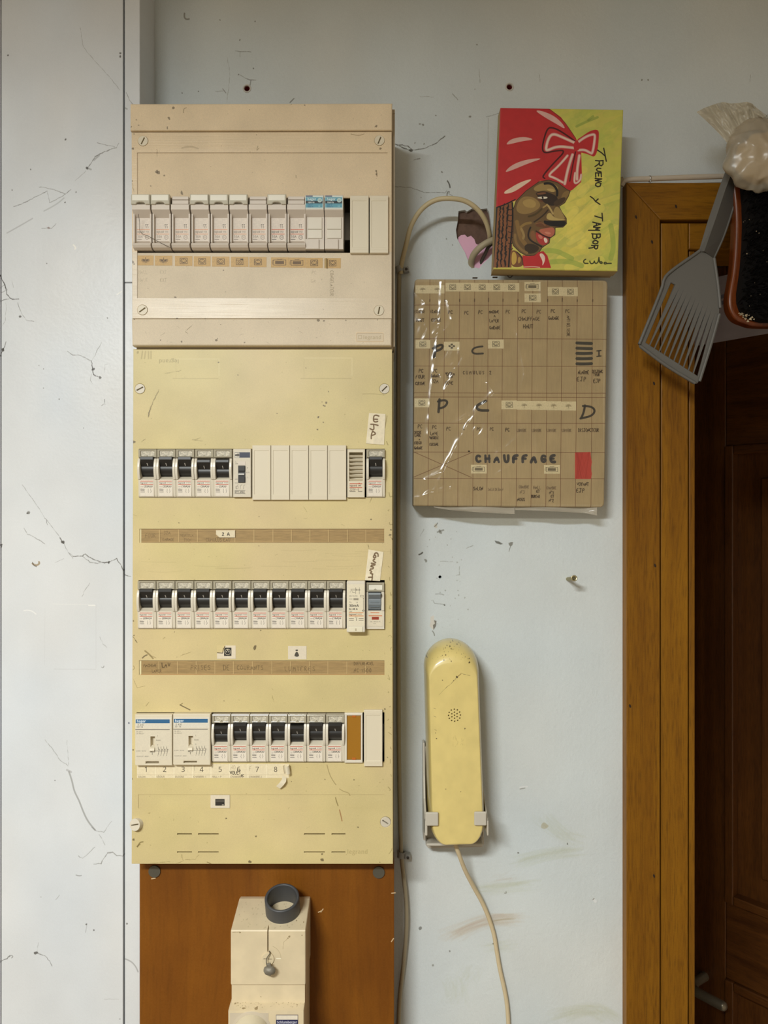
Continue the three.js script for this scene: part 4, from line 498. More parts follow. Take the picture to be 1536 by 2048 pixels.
fuses.forEach(([px, f, c], i) => place(fk[f + c] ??= fuse(f, c), 'fuse_carrier', px, 503.5, ZU, `${ordinals[i]} cream fuse carrier from the left, upper board, ${c ? 'with' : 'without'} clear cap`, 'fuse carrier', 'cream fuse carriers'));
const blueFace = printTex(160, 116, '#d8e0d8', (g) => { g.fillStyle = '#2b4a74'; g.fillRect(4, 0, 62, 9); g.fillStyle = '#5fa0b4'; g.fillRect(4, 14, 150, 90); g.fillStyle = '#1f2c34'; g.fillRect(4, 46, 150, 22); txt(g, 'hager', 18, 30, 30, '#dfe8e6', 'bold', 78); txt(g, '10A+N', 20, 58, 20, '#e6ece8', 'bold', 70); txt(g, '230 V~', 20, 80, 17, '#1f5a8c', 'bold', 62); txt(g, '6000 A', 20, 97, 16, '#1f3a6c', '', 60); g.fillStyle = '#b9d0cc'; g.beginPath(); g.arc(128, 40, 20, 0, 7); g.fill(); txt(g, 'NF', 118, 41, 16, '#6b8a92'); txt(g, 'VE', 114, 92, 18, '#a8d4d8'); });
const hagerS = template((p) => { p('body', side([[1.5, -25], [1.5, 2.2], [10.6, 2.2], [11, 1.0], [31.5, 1.0], [36, 6.8], [49.2, 6.8], [50, 5.8], [50, -25]], -8.6, 8.6, 0.2), M.fuse); p('brand_print', ownUV(box(-8.3, 8.3, 36.8, 49.0, 6.6, 7.0)), blueFace); p('flap', rbox(-6.6, 6.6, 11.6, 19.8, 0.8, 1.9, 0.3), M.cheek); p('flap', rbox(-6.6, 6.6, 20.1, 31, 0.8, 1.9, 0.3), M.cheek); p('foot_block', rbox(-8.5, 4, 1.2, 10.4, 0, 3.6, 0.4), M.fuse); });
place(hagerS, 'fuse_carrier', 630, 503, ZU, 'left one of two blue-labelled cartridge fuse carriers on the upper beige board', 'fuse carrier', 'blue-labelled fuse carriers'); place(hagerS, 'fuse_carrier', 668.5, 503, ZU, 'right one of two blue-labelled cartridge fuse carriers on the upper beige board', 'fuse carrier', 'blue-labelled fuse carriers');
// single modules of the yellowed board
{
  const face = printTex(180, 440, '#d9cfbb', (g) => { g.fillStyle = '#3b3f52'; g.fillRect(14, 18, 160, 52); g.fillStyle = '#ddd6c6'; g.fillRect(16, 22, 46, 46); speck(g, 39, 45, 17, '#5b564e'); for (const [s, x, y, z, f] of [['L', 20, 105, 20, 20], ['20A', 18, 126, 19, 30], ['0', 142, 166, 20, 20], ['AUTO', 132, 212, 16, 38], ['I', 147, 258, 20, 10], ['220', 14, 276, 18, 32], ['50Hz', 14, 312, 17, 34]]) txt(g, s, x, y, z, '#6b6354', '', f); for (const x of [30, 68, 100]) { line(g, [[x + 22, 330], [x + 8, 336], [x + 4, 366], [x, 372]], 3, '#7d7464'); } g.strokeStyle = '#7d7464'; g.lineWidth = 3; g.strokeRect(24, 346, 26, 18); g.fillStyle = '#4c473e'; g.fillRect(12, 382, 112, 4); g.fillRect(12, 410, 112, 4); txt(g, 'GY1-M22', 12, 398, 25, '#34302a', 'bold', 112); });
  place(template((p) => { p('body', rbox(-8.4, 8.4, 0, 45, -25, 3.6, 0.5), M.cream); p('printed_face', ownUV(box(-8.0, 8.0, 0.8, 43.6, 3.2, 3.72)), face); p('slider_well', box(-3.6, 3.2, 13.4, 29.4, 3.4, 3.85), M.black); const s = p('slider', rbox(-3.4, 3.0, 24.2, 29, 3.4, 5, 0.4), M.black); p('slider_block', rbox(-3.4, 3.0, 13.6, 19, 3.4, 5, 0.4), M.black, s); p('indicator', rbox(-3.2, 2.4, 20.7, 22, 3.5, 5.2, 0.4), mat({ color: lin(0.8, 0.8, 0.76), roughness: 0.3 }), s); p('window_tab', rbox(-3.6, 3.2, 29.8, 33.4, 3.4, 4.0, 0.2), M.fuse); }), 'contactor', 485.5, 994.5, ZP, 'narrow contactor with dark blue band and black slider, marked GY1-M22', 'contactor');
  const gf = printTex(160, 90, '#e0d3b8', (g) => { g.fillStyle = '#bf5232'; g.fillRect(4, 6, 150, 7); g.fillRect(4, 44, 150, 7); fillPoly(g, [[108, 8], [118, -4], [128, 8]], '#bf5232'); txt(g, 'legrand', 4, 28, 24, '#4a2c20', 'bold', 88); txt(g, '041', 106, 28, 22, '#4a2c20', 'bold', 46); txt(g, '220V~ 6', 2, 67, 32, '#33291e', '', 150); g.fillStyle = '#51463a'; g.fillRect(4, 83, 70, 5); g.fillRect(104, 83, 50, 5); });
  place(template((p) => { const s = poly([[-8.2, 0], [7.9, 0], [8.2, 45], [-8.2, 45]]); s.holes.push(rectPath(-6.4, 6.2, 15.4, 42)); p('frame', slab(s, 3.4, 13, 0.4), M.blank); p('core', box(-8, 7.8, 0.3, 44.7, -25, -9), M.blank); p('printed_face', ownUV(box(-6.4, 6.2, 5.2, 13.6, 3.2, 3.5)), gf); for (let i = 0; i < 7; i++) p('slat', side([[0, 0], [0, 1.4], [1.7, 3.0], [1.9, 2.8], [0.8, 0]].map(([y, z]) => [y + 15.6 + i * 3.65, z]), -6.5, 6.3), M.blank); }), 'buzzer', 712.5, 995, ZP, 'cream louvred buzzer module with seven slats, marked 220V', 'buzzer');
  const tf = printTex(200, 520, '#e6dcc2', (g) => { const k = '#4a443a', o = '#cf7a34'; for (const q of [[[30, 96], [44, 96], [44, 60], [110, 60], [110, 76], [44, 76]], [[62, 84], [62, 104], [90, 104]], [[98, 40], [98, 120]], [[140, 40], [140, 120]], [[98, 62], [146, 62], [146, 78], [98, 78]]]) line(g, q, 3.5, '#6a6252'); txt(g, 'IΔn=0,03A', 22, 146, 22, '#6a6252', '', 96); g.strokeStyle = k; g.lineWidth = 3; g.strokeRect(152, 136, 34, 22); txt(g, '230V', 24, 184, 16, k, '', 44); g.fillStyle = '#9a917e'; g.fillRect(72, 174, 58, 24); line(g, [[186, 170], [186, 188]], 6, k); line(g, [[186, 198], [186, 310]], 3.5, k); g.lineWidth = 6; g.beginPath(); g.arc(186, 328, 9, 0, 7); g.stroke(); txt(g, 'Tc', 24, 226, 26, k); txt(g, 'A', 106, 226, 26, k); txt(g, '30mA', 20, 266, 42, '#1f1b17', 'bold', 116); txt(g, 'In 40 A', 20, 308, 34, '#1f1b17', 'bold', 100); txt(g, '230V~', 20, 338, 16, k); g.fillStyle = o; g.fillRect(20, 350, 168, 9); g.fillRect(20, 390, 168, 9); txt(g, 'legrand', 20, 375, 26, '#4a3020', 'bold', 86); txt(g, '08692', 116, 375, 22, '#7a6048', '', 54); txt(g, 'TEST', 88, 410, 14, k); g.fillStyle = k; for (const x of [20, 132]) for (const y of [426, 446]) g.fillRect(x, y, 56, 6); line(g, [[106, 420], [106, 454]], 5, k); });
  place(template((p) => { p('body', rbox(-8.6, 8.6, 0, 47.6, -25, 9, 1.2, 3), M.cheek); p('printed_face', ownUV(box(-8.0, 8.0, 6, 44.6, 8.5, 9.15)), tf); const b = p('test_button', rbox(-6.6, 6.4, 0.4, 5.4, 8, 9.6, 0.5), mat({ color: lin(0.82, 0.76, 0.58), roughness: 0.4 })); p('letter', box(-0.6, 0.6, 1.6, 3.8, 9.4, 9.68), mat({ color: lin(0.5, 0.42, 0.28) }), b); }), 'differential_module', 712.5, 1262, ZP, 'protruding cream earth-leakage module printed 30mA, left of the grey lever', 'differential');
  const rf = printTex(180, 180, '#e2d7bf', (g) => { g.fillStyle = '#cf7038'; g.fillRect(30, 10, 105, 9); g.fillRect(8, 48, 160, 9); g.fillStyle = '#9c3a22'; g.fillRect(46, 66, 84, 34); txt(g, 'IEC / NCI 8 / FI', 28, 124, 18, '#5a5244', '', 128); txt(g, '20 A', 64, 144, 15, '#6a6252'); });
  const grey = mat({ color: lin(0.20, 0.23, 0.25), roughness: 0.42 });
  place(template((p) => { p('body', side([[0, -25], [0, 3], [17.2, 3.4], [17.4, -5], [34.5, -5], [34.5, 1.6], [43, 1.6], [43, -25]], -8.5, 8.5, 0.2), M.cheek); p('cheek', rbox(-8.5, -6.4, 17, 34.6, -6, 3.6, 0.4), M.cheek); p('cheek', rbox(5.6, 8.5, 17, 34.6, -6, 4.6, 0.8), M.cheek); p('printed_face', ownUV(box(-6.8, 7.4, 2.6, 16.4, 3.0, 3.5)), rf); const l = p('lever', side([[17.6, -4], [18, 2.5], [23, 5.4], [27.4, 5.2], [28.2, 5], [32.6, 9.2], [34.2, 8.6], [33.8, -4]], -6.2, 5.4, 0.4), grey); p('rib', rbox(-4.6, 3.6, 25, 25.6, 4.6, 5.9, 0.2), grey, l); p('rib', rbox(-4.6, 3.6, 20.4, 21, 3.5, 5, 0.2), grey, l); const s = poly([[-8.4, 34.8], [8.4, 34.8], [8.4, 43], [-8.4, 43]]); s.holes.push(rectPath(-6.4, 6.4, 36.6, 41.6)); const w = p('label_window', slab(s, 3.6, 2.4, 0.4), M.window); p('paper_slip', ownUV(box(-6.6, 6.6, 36.4, 41.8, 1.2, 2)), M.capslip, w); p('notch', slab(poly([[-3, 35.6], [3, 35.6], [0, 37.8]]), 3.8, 1), M.window, w); }), 'differential_switch', 750.5, 1257, ZP, 'grey-lever earth-leakage switch with red button below the COURANT tag', 'differential');
  const hf = printTex(340, 440, '#ddd3bd', (g) => { const k = '#4e483e'; g.fillStyle = '#dfd8c8'; g.fillRect(0, 0, 340, 110); g.fillStyle = '#2f6590'; g.fillRect(4, 18, 322, 40); txt(g, 'hager', 14, 38, 38, '#dfe8ee', 'bold', 84); txt(g, 'E 430', 22, 76, 24, k); txt(g, '33118', 10, 98, 23, k); g.fillStyle = '#2f2c38'; g.fillRect(0, 122, 326, 6); txt(g, 'Ith 20 A', 8, 146, 17, '#6e6656'); txt(g, 'Ue 400 V~', 8, 166, 17, '#6e6656'); txt(g, '1', 206, 190, 20, '#6e6656'); txt(g, 'Auto', 196, 234, 21, '#5a5346'); txt(g, '0', 206, 280, 20, '#6e6656'); g.strokeStyle = k; g.lineWidth = 4; g.strokeRect(140, 336, 44, 22); line(g, [[148, 356], [176, 338]], 3.5, k); line(g, [[160, 316], [160, 336]], 4, k); line(g, [[160, 358], [160, 384]], 4, k); line(g, [[184, 346], [306, 346]], 3, k); for (let i = 0; i < 4; i++) { const x = 216 + i * 27; line(g, [[x, 308], [x + 2, 330], [x + 14, 332]], 3.5, k); line(g, [[x + 12, 326], [x, 384]], 3.5, k); txt(g, String(2 * i + 1), x - 5, 302, 15, k); txt(g, String(2 * i + 2), x - 6, 392, 15, k); } txt(g, '230V~ 50 Hz', 8, 346, 17, '#6e6656'); txt(g, '10 kW AC1 400V~', 8, 402, 16, '#6e6656'); });
  const relay = template((p) => { const s = poly([[-17.3, 0.8], [-16.5, 0], [17.3, 0], [17.3, 47.4], [-17.3, 47.4]]); s.holes.push(rectPath(-2.9, 1.3, 15.4, 27.2), rectPath(-7.4, 4.8, 1.7, 3.7)); const b = slab(s, 6, 6, 0.6, 3); p('front', ownUV(b), M.blank); p('core', box(-17, 17, 0.4, 46.6, -25, 0.8), M.blank); const f = poly([[-16.9, 5.2], [16.4, 5.2], [16.4, 44.6], [-16.9, 44.6]]); f.holes.push(rectPath(-2.9, 1.3, 15.4, 27.2)); p('printed_face', ownUV(slab(f, 6.15, 0.3)), hf); p('slider', side([[13.9, 5.5], [14.4, 8.2], [16.4, 7.6], [18.4, 3.4], [18, 0.5]], -3.2, 1.2, 0.2), M.blank); });
  place(relay, 'contactor', 311, 1527, ZP, 'left one of two wide blue-banded relays in the bottom row, against the edge', 'contactor', 'wide blue-banded relays'); place(relay, 'contactor', 386.5, 1526, ZP, 'right one of two wide blue-banded relays, next to the black-lever breakers', 'contactor', 'wide blue-banded relays');
  place(template((p) => { const s = poly([[-8.2, 0], [8.6, 0], [8.6, 46.4], [-8.2, 46.4]]); s.holes.push(rectPath(-6.0, 7.0, 2.4, 44.2)); p('frame', slab(s, 3.2, 5, 0.4), M.cheek); p('core', box(-8, 8.4, 0.4, 46, -25, -2), M.cheek); const l = p('amber_lens', rbox(-6.0, 7.0, 2.4, 44.2, -2, 2.2, 1.0), mat({ color: lin(0.36, 0.155, 0.004), roughness: 0.3, clearcoat: 0.5 })); const dk = mat({ color: lin(0.50, 0.13, 0.01), roughness: 0.35 }); p('lens_tab', rbox(-1.2, 2.4, 42.2, 44.2, 1, 2.6, 0.3), dk, l); p('lens_tab', rbox(-1.2, 2.4, 2.6, 4.6, 1, 2.6, 0.3), dk, l); }), 'indicator_light', 707, 1523.5, ZP, 'unlit amber indicator lens in a white frame, bottom row', 'indicator');
}

// ---------------------------------------------------------------- plywood board and main switch
{
  const b = thing('plywood_board', 'varnished orange-brown plywood board below the yellowed distribution board', 'board');
  const tx = woodTex([143, 88, 19], [104, 58, 8], 211, { wave: 1.6, fine: 0.35, soft: 0.3 }); tx.repeat.set(2.6, 1.3); const m = mat({ map: tx, roughness: 0.5, specularIntensity: 0.5, clearcoat: 0.05, clearcoatRoughness: 0.4 });
  const x0 = X(279, ZB), x1 = X(788.5, ZB), y1 = Y(1716, ZB), y0 = EYE - 0.78;
  part('panel', metreUV(rbox(x0, x1, y0, y1, ZB - 0.015, ZB, 0.0008)), m, b); part('batten', metreUV(box(x0 + 0.001, x0 + 0.02, y0, y1, 0, ZB - 0.015)), m, b); part('batten', metreUV(box(x1 - 0.022, x1 - 0.002, y0, y1, 0, ZB - 0.015)), m, b);
  const sm = mat({ color: lin(0.11, 0.10, 0.075), roughness: 0.5, metalness: 0.4 });
  for (const [a, c, r] of [[309.5, 1742, 0.1], [757.5, 1744, 0.9]]) { const s = part('screw', slottedHead(0.0057, 0.0016, 0, -r, 0.0013, 0.95), sm, b); s.position.copy(P(a, c, ZB)); }
  const chip = mat({ color: lin(0.62, 0.44, 0.24), roughness: 0.9 }); for (const [a, c] of [[307, 1757], [640, 1823], [644, 1821], [785, 1880], [787, 1786]]) { const q = P(a, c, ZB); part('splinter', rbox(-0.0022, 0.0022, -0.0005, 0.0005, -0.0003, 0.0004, 0.0003).rotateZ(rnd()).translate(q.x, q.y, q.z), chip, b); }
  settle(b);

  const g = canvas(420, 620, '#dccba9'); g.setTransform(2.5, 0, 0, 2.5, -452 * 2.5, -1785 * 2.5); const d = (a) => `rgba(110,88,52,${a})`;
  for (const [x, y, r] of [[578, 1873, 2], [576, 1876, 1.6], [515, 2020, 4], [490, 2021, 3], [521, 1996, 1.2], [552, 2008, 1], [576, 2008, 1], [604, 1871, 1.2], [480, 1865, 2], [470, 2010, 2], [595, 2013, 1.6], [590, 1842, 1.5], [605, 1845, 1.5]]) speck(g, x, y, r, d(0.6)); crack(g, [[575, 1877], [568, 1884], [566, 1898]], 0.8, d(0.4)); crack(g, [[466, 1864], [480, 1864]], 1, d(0.6)); for (let i = 0; i < 70; i++) speck(g, 470 + rnd() * 140, 1800 + rnd() * 58, 0.8 + rnd(), d(0.16)); for (let i = 0; i < 50; i++) speck(g, 462 + rnd() * 145, 2007 + rnd() * 12, 0.6 + rnd() * 0.9, d(0.25)); g.strokeStyle = d(0.35); g.lineWidth = 0.7; g.beginPath(); g.arc(536, 1917, 26, -1.2, 0); g.stroke(); line(g, [[553, 1917], [561, 1917]], 2, 'rgba(255,246,222,0.9)');
  mottle(g, (x, y) => 0.95 + 0.08 * fbm(x / 60, y / 60, 71, 3));
  const cm = mat({ map: texture(g), roughness: 0.45 }), zf = 0.098, zm = 0.0962, zl = 0.1055, unroll = (q, f) => { const p = q.attributes.position, u = new Float32Array(p.count * 2), x0 = X(452, zf), x1 = X(620, zf), y0 = Y(2033, zf), y1 = Y(1785, zf); for (let i = 0; i < p.count; i++) { u[2 * i] = (p.getX(i) - x0) / (x1 - x0); u[2 * i + 1] = (p.getY(i) + f(p.getZ(i)) - y0) / (y1 - y0); } q.setAttribute('uv', new THREE.BufferAttribute(u, 2)); return q; }, uv = (q) => pUV(q, 452, 620, 1785, 2033, zf), sw = thing('main_switch', 'cream main circuit breaker with grey conduit stub and rotary knob on the plywood board', 'main switch');
  const xa = X(461.5, zf), xb = X(611, zf), yt = Y(1862, zf);
  const tc = side([[Y(1793, ZB), ZB], [Y(1797, ZB + 0.006), ZB + 0.006], [yt + 0.0006, zf - 0.0008], [yt - 0.0004, zf], [Y(1969, zf), zf], [Y(1970, zf), ZB]], xa, xb, 0.0006), groove = box(X(534.5, zf), X(537, zf), Y(1904, zf), Y(1858, zf), zf - 0.007, zf + 0.004), ev0 = new Evaluator(); ev0.useGroups = false; ev0.attributes = ['position', 'normal', 'uv']; const q0 = new Brush(tc), q1 = new Brush(groove); q0.updateMatrixWorld(); q1.updateMatrixWorld();
  part('top_cover', unroll(ev0.evaluate(q0, q1, SUBTRACTION).geometry, (z) => (zf - z) * 0.5), cm, sw);
  part('middle_body', uv(side([[Y(1970, zf), ZB], [Y(1970, zf), zm], [Y(2005, zm), zm], [Y(2005, zm) - 0.0003, ZB]], xa + 0.0005, xb - 0.0008)), cm, sw);
  part('lower_body', unroll(side([[Y(2005, zm), ZB], [Y(2005, zm), zm], [Y(2021, zl), zl], [Y(2210, zl), zl], [Y(2210, zl), ZB]], X(456.5, zl), X(607.5, zl), 0.0004), (z) => -(z - zm) * 0.77), cm, sw);
  part('seal_screw', slottedHead(0.0056, 0.0012, 0, Math.PI / 2 - 0.05, 0.0008, 0.66).translate(X(536, zf), Y(1917, zf), zf), cm, sw);
  part('seal_wire', tube([[538, 1902, 0.0005], [540, 1906, 0.0025], [533, 1918, 0.0045], [534, 1932, 0.0065], [537, 1939, 0.007]].map(([a, c, z]) => P(a, c, zf + z)), 0.00045, 30, 6), mat({ color: lin(0.12, 0.10, 0.07), roughness: 0.5, metalness: 0.5 }), sw);
  { const q = new THREE.SphereGeometry(0.0052, 18, 14), p = q.attributes.position; for (let i = 0; i < p.count; i++) { const f = 0.8 + 0.4 * fbm(p.getX(i) * 500 + 9, p.getY(i) * 500 + p.getZ(i) * 300, 5, 2); p.setXYZ(i, p.getX(i) * f * 1.05, p.getY(i) * f * 0.8, p.getZ(i) * f * 0.7); } q.computeVertexNormals(); const c = P(540, 1941, zf + 0.007); part('lead_seal', q.translate(c.x, c.y, zf + 0.007), mat({ color: lin(0.21, 0.19, 0.15), roughness: 0.55, metalness: 0.3 }), sw); part('lead_seal_lug', rbox(-0.0015, 0.002, -0.001, 0.0035, -0.001, 0.001, 0.0005).rotateZ(0.3).translate(c.x - 0.0005, c.y + 0.003, zf + 0.007), mat({ color: lin(0.21, 0.19, 0.15), roughness: 0.55, metalness: 0.3 }), sw); }
  // conduit stub standing in the cover's top
  const ro = 0.0160, ri = 0.0132, cd = part('conduit_stub', lathe([[ri, -0.010], [ri, 0.0135], [ri + 0.0006, 0.0145], [ro - 0.0008, 0.0145], [ro, 0.0135], [ro, -0.010]], 48), mat({ color: lin(0.060, 0.061, 0.066), roughness: 0.45 }), sw); cd.position.set(X(566, 0.074), Y(1815, 0.074), 0.0755); cd.rotation.x = 0.40;
  part('lever_plate', pbox(460, 537, 2026, 2200, zl + 0.0002, 0.0006), mat({ color: lin(0.58, 0.5, 0.38), roughness: 0.5 }), sw);
  const kn = part('knob', lathe([[0.0001, 0.014], [0.0125, 0.0135], [0.0152, 0.011], [0.0158, 0]], 40).rotateX(Math.PI / 2), mat({ color: lin(0.70, 0.62, 0.45), roughness: 0.4 }), sw); kn.position.copy(P(503, 2064, zl)); part('pointer', rbox(-0.0028, 0.0028, -0.003, 0.0150, 0.010, 0.0185, 0.0012).rotateZ(-0.35), mat({ color: lin(0.72, 0.64, 0.48), roughness: 0.4 }), kn); part('knob_skirt', lathe([[0.0158, 0.0005], [0.0182, 0.0004], [0.0184, 0]], 40).rotateX(Math.PI / 2), mat({ color: lin(0.58, 0.5, 0.38), roughness: 0.5 }), kn);
  part('brand_plate', ownUV(pbox(552, 596, 2030, 2072, zl + 0.0004, 0.0006)), printTex(176, 168, '#e6dcc8', (q) => { q.fillStyle = '#23264e'; q.fillRect(2, 38, 172, 130); txt(q, 'Schlumberger', 8, 58, 30, '#cfd0dc', 'bold', 160); q.strokeStyle = '#5a5460'; q.lineWidth = 3; q.strokeRect(1, 1, 174, 166); }), sw);
  settle(sw);
}
// ---------------------------------------------------------------- cables and clips
{
  const cab = mat({ color: lin(0.60, 0.50, 0.30), roughness: 0.5 }), grey = mat({ color: lin(0.42, 0.36, 0.24), roughness: 0.55 }), pts = (l) => l.map(([a, b, z]) => P(a, b, z));
  single('cable', tube(pts([[802, 548, 0.006], [803, 530, 0.008], [812, 490, 0.014], [824, 448, 0.022], [846, 416, 0.030], [872, 400, 0.034], [900, 397, 0.036], [930, 402, 0.034], [953, 417, 0.030], [970, 440, 0.023], [979, 470, 0.012], [977, 490, -0.003], [972, 505, -0.006]]), 0.0024, 90), cab, 'cream cable looping from the fuse board into the wall hole', 'cable');
  single('cable', tube(pts([[799, 538, 0.004], [798, 600, 0.003], [797, 800, 0.003], [797, 1200, 0.003], [798, 1500, 0.003], [801, 1660, 0.003], [803, 1712, 0.006], [808, 1760, 0.008], [812, 1800, 0.008], [813, 1850, 0.008], [808, 1920, 0.006], [800, 1990, 0.005], [797, 2060, 0.004], [796, 2200, 0.004]]), 0.0021, 90), grey, 'cream cable running down the wall beside both boards', 'cable');
  single('cable', tube(pts([[946, 552, -0.006], [942, 530, -0.002], [946, 512, 0.006], [958, 497, 0.012], [975, 485, 0.014], [1000, 476, 0.013], [1040, 468, 0.012], [1100, 440, 0.010], [1180, 385, 0.010], [1235, 364, 0.010], [1246, 360, 0.0105]]), 0.0034, 80), grey, 'thick dusty cable from the wall hole passing behind the painting', 'cable');
  single('cable', tube(pts([[958, 545, -0.006], [962, 525, -0.003], [970, 508, 0.004], [977, 494, 0.009], [990, 484, 0.009], [1010, 478, 0.008]]), 0.0018, 40), mat({ color: lin(0.08, 0.065, 0.05), roughness: 0.6 }), 'thin dark cable beside the thick cable in the wall hole', 'cable');
  single('cable', tube(pts([[1243, 372, 0.010], [1247, 363, 0.011], [1258, 359.5, 0.013], [1299, 357.5, 0.0145], [1380, 354.5, 0.0145], [1450, 352.5, 0.0145], [1560, 349, 0.0145]]), 0.0027, 60), mat({ color: lin(0.56, 0.48, 0.38), roughness: 0.5 }), 'off-white cable clipped along the top of the door frame', 'cable');
  const clip = (a, b, z, l, turn) => { const g = thing('cable_clip', l, 'cable clip'); const c = P(a, b, z); part('saddle', lathe([[0.0030, -0.003], [0.0042, -0.003], [0.0042, 0.003], [0.0030, 0.003]], 16).rotateZ(turn).translate(c.x, c.y, c.z), mat({ color: lin(0.36, 0.36, 0.34), roughness: 0.6 }), g); const n = part('nail_block', rbox(-0.0028, 0.0028, -0.0026, 0.0026, -0.004, 0.0036, 0.0006).rotateZ(turn).translate(c.x + 0.0062, c.y - 0.0012, c.z), mat({ color: lin(0.36, 0.36, 0.34), roughness: 0.6 }), g); part('nail', lathe([[0.0001, 0.0052], [0.0013, 0.005], [0.0014, 0.0042], [0.0005, 0.004], [0.0005, -0.006]], 10).rotateX(Math.PI / 2).translate(c.x + 0.0064, c.y - 0.0014, c.z), mat({ color: lin(0.08, 0.07, 0.06), metalness: 0.5, roughness: 0.5 }), n); settle(g); };
  clip(800, 538, 0.0055, 'grey nail clip holding the cable beside the upper board', 0.25); clip(803, 1709, 0.0055, 'grey nail clip holding the cable beside the lower board', -0.1);
  { const g = thing('cable_clip', 'small shiny clip on the cable above the door frame', 'cable clip'), c = P(1299.5, 357.5, 0.0145); part('band', lathe([[0.0028, -0.0006], [0.0033, -0.0006], [0.0033, 0.0006], [0.0028, 0.0006]], 16).rotateZ(Math.PI / 2).translate(c.x, c.y, c.z), mat({ color: lin(0.6, 0.6, 0.58), metalness: 0.9, roughness: 0.3 }), g); part('nail', new THREE.SphereGeometry(0.0011, 10, 8).translate(c.x + 0.0004, c.y - 0.003, c.z + 0.001), mat({ color: lin(0.6, 0.6, 0.58), metalness: 0.9, roughness: 0.25 }), g); settle(g); }
  // screw left in the wall
  const sc = thing('wall_screw', 'countersunk steel screw sticking out of the wall right of the handset', 'screw'), c = P(1135, 1158, 0), e = P(1148.5, 1156.5, 0.028), dir = e.clone().sub(c).normalize(), q = new THREE.Quaternion().setFromUnitVectors(new THREE.Vector3(0, 1, 0), dir), L = e.distanceTo(c), shaft = [[0.0001, -0.006]]; for (let i = 0; i <= 26; i++) shaft.push([i % 2 ? 0.0015 : 0.0019, -0.006 + i * (L + 0.002) / 26]);
  const zinc = mat({ color: lin(0.52, 0.46, 0.27), roughness: 0.32, metalness: 0.85 }); part('shank', lathe(shaft, 14).applyQuaternion(q).translate(c.x, c.y, c.z), zinc, sc);
  const hd = part('head', lathe([[0.0016, L - 0.0042], [0.0031, L - 0.0004], [0.0031, L], [0.0026, L + 0.0001], [0.0014, L - 0.0002], [0.0007, L - 0.0022], [0.0001, L - 0.0024]], 24).applyQuaternion(q).translate(c.x, c.y, c.z), zinc, sc); for (const a of [0.4, 0.4 + Math.PI / 2]) part('recess', box(-0.0019, 0.0019, L - 0.0012, L + 0.00015, -0.0003, 0.0003).rotateY(a).applyQuaternion(q).translate(c.x, c.y, c.z), mat({ color: lin(0.30, 0.27, 0.17), roughness: 0.4, metalness: 0.8 }), hd);
  settle(sc);
}
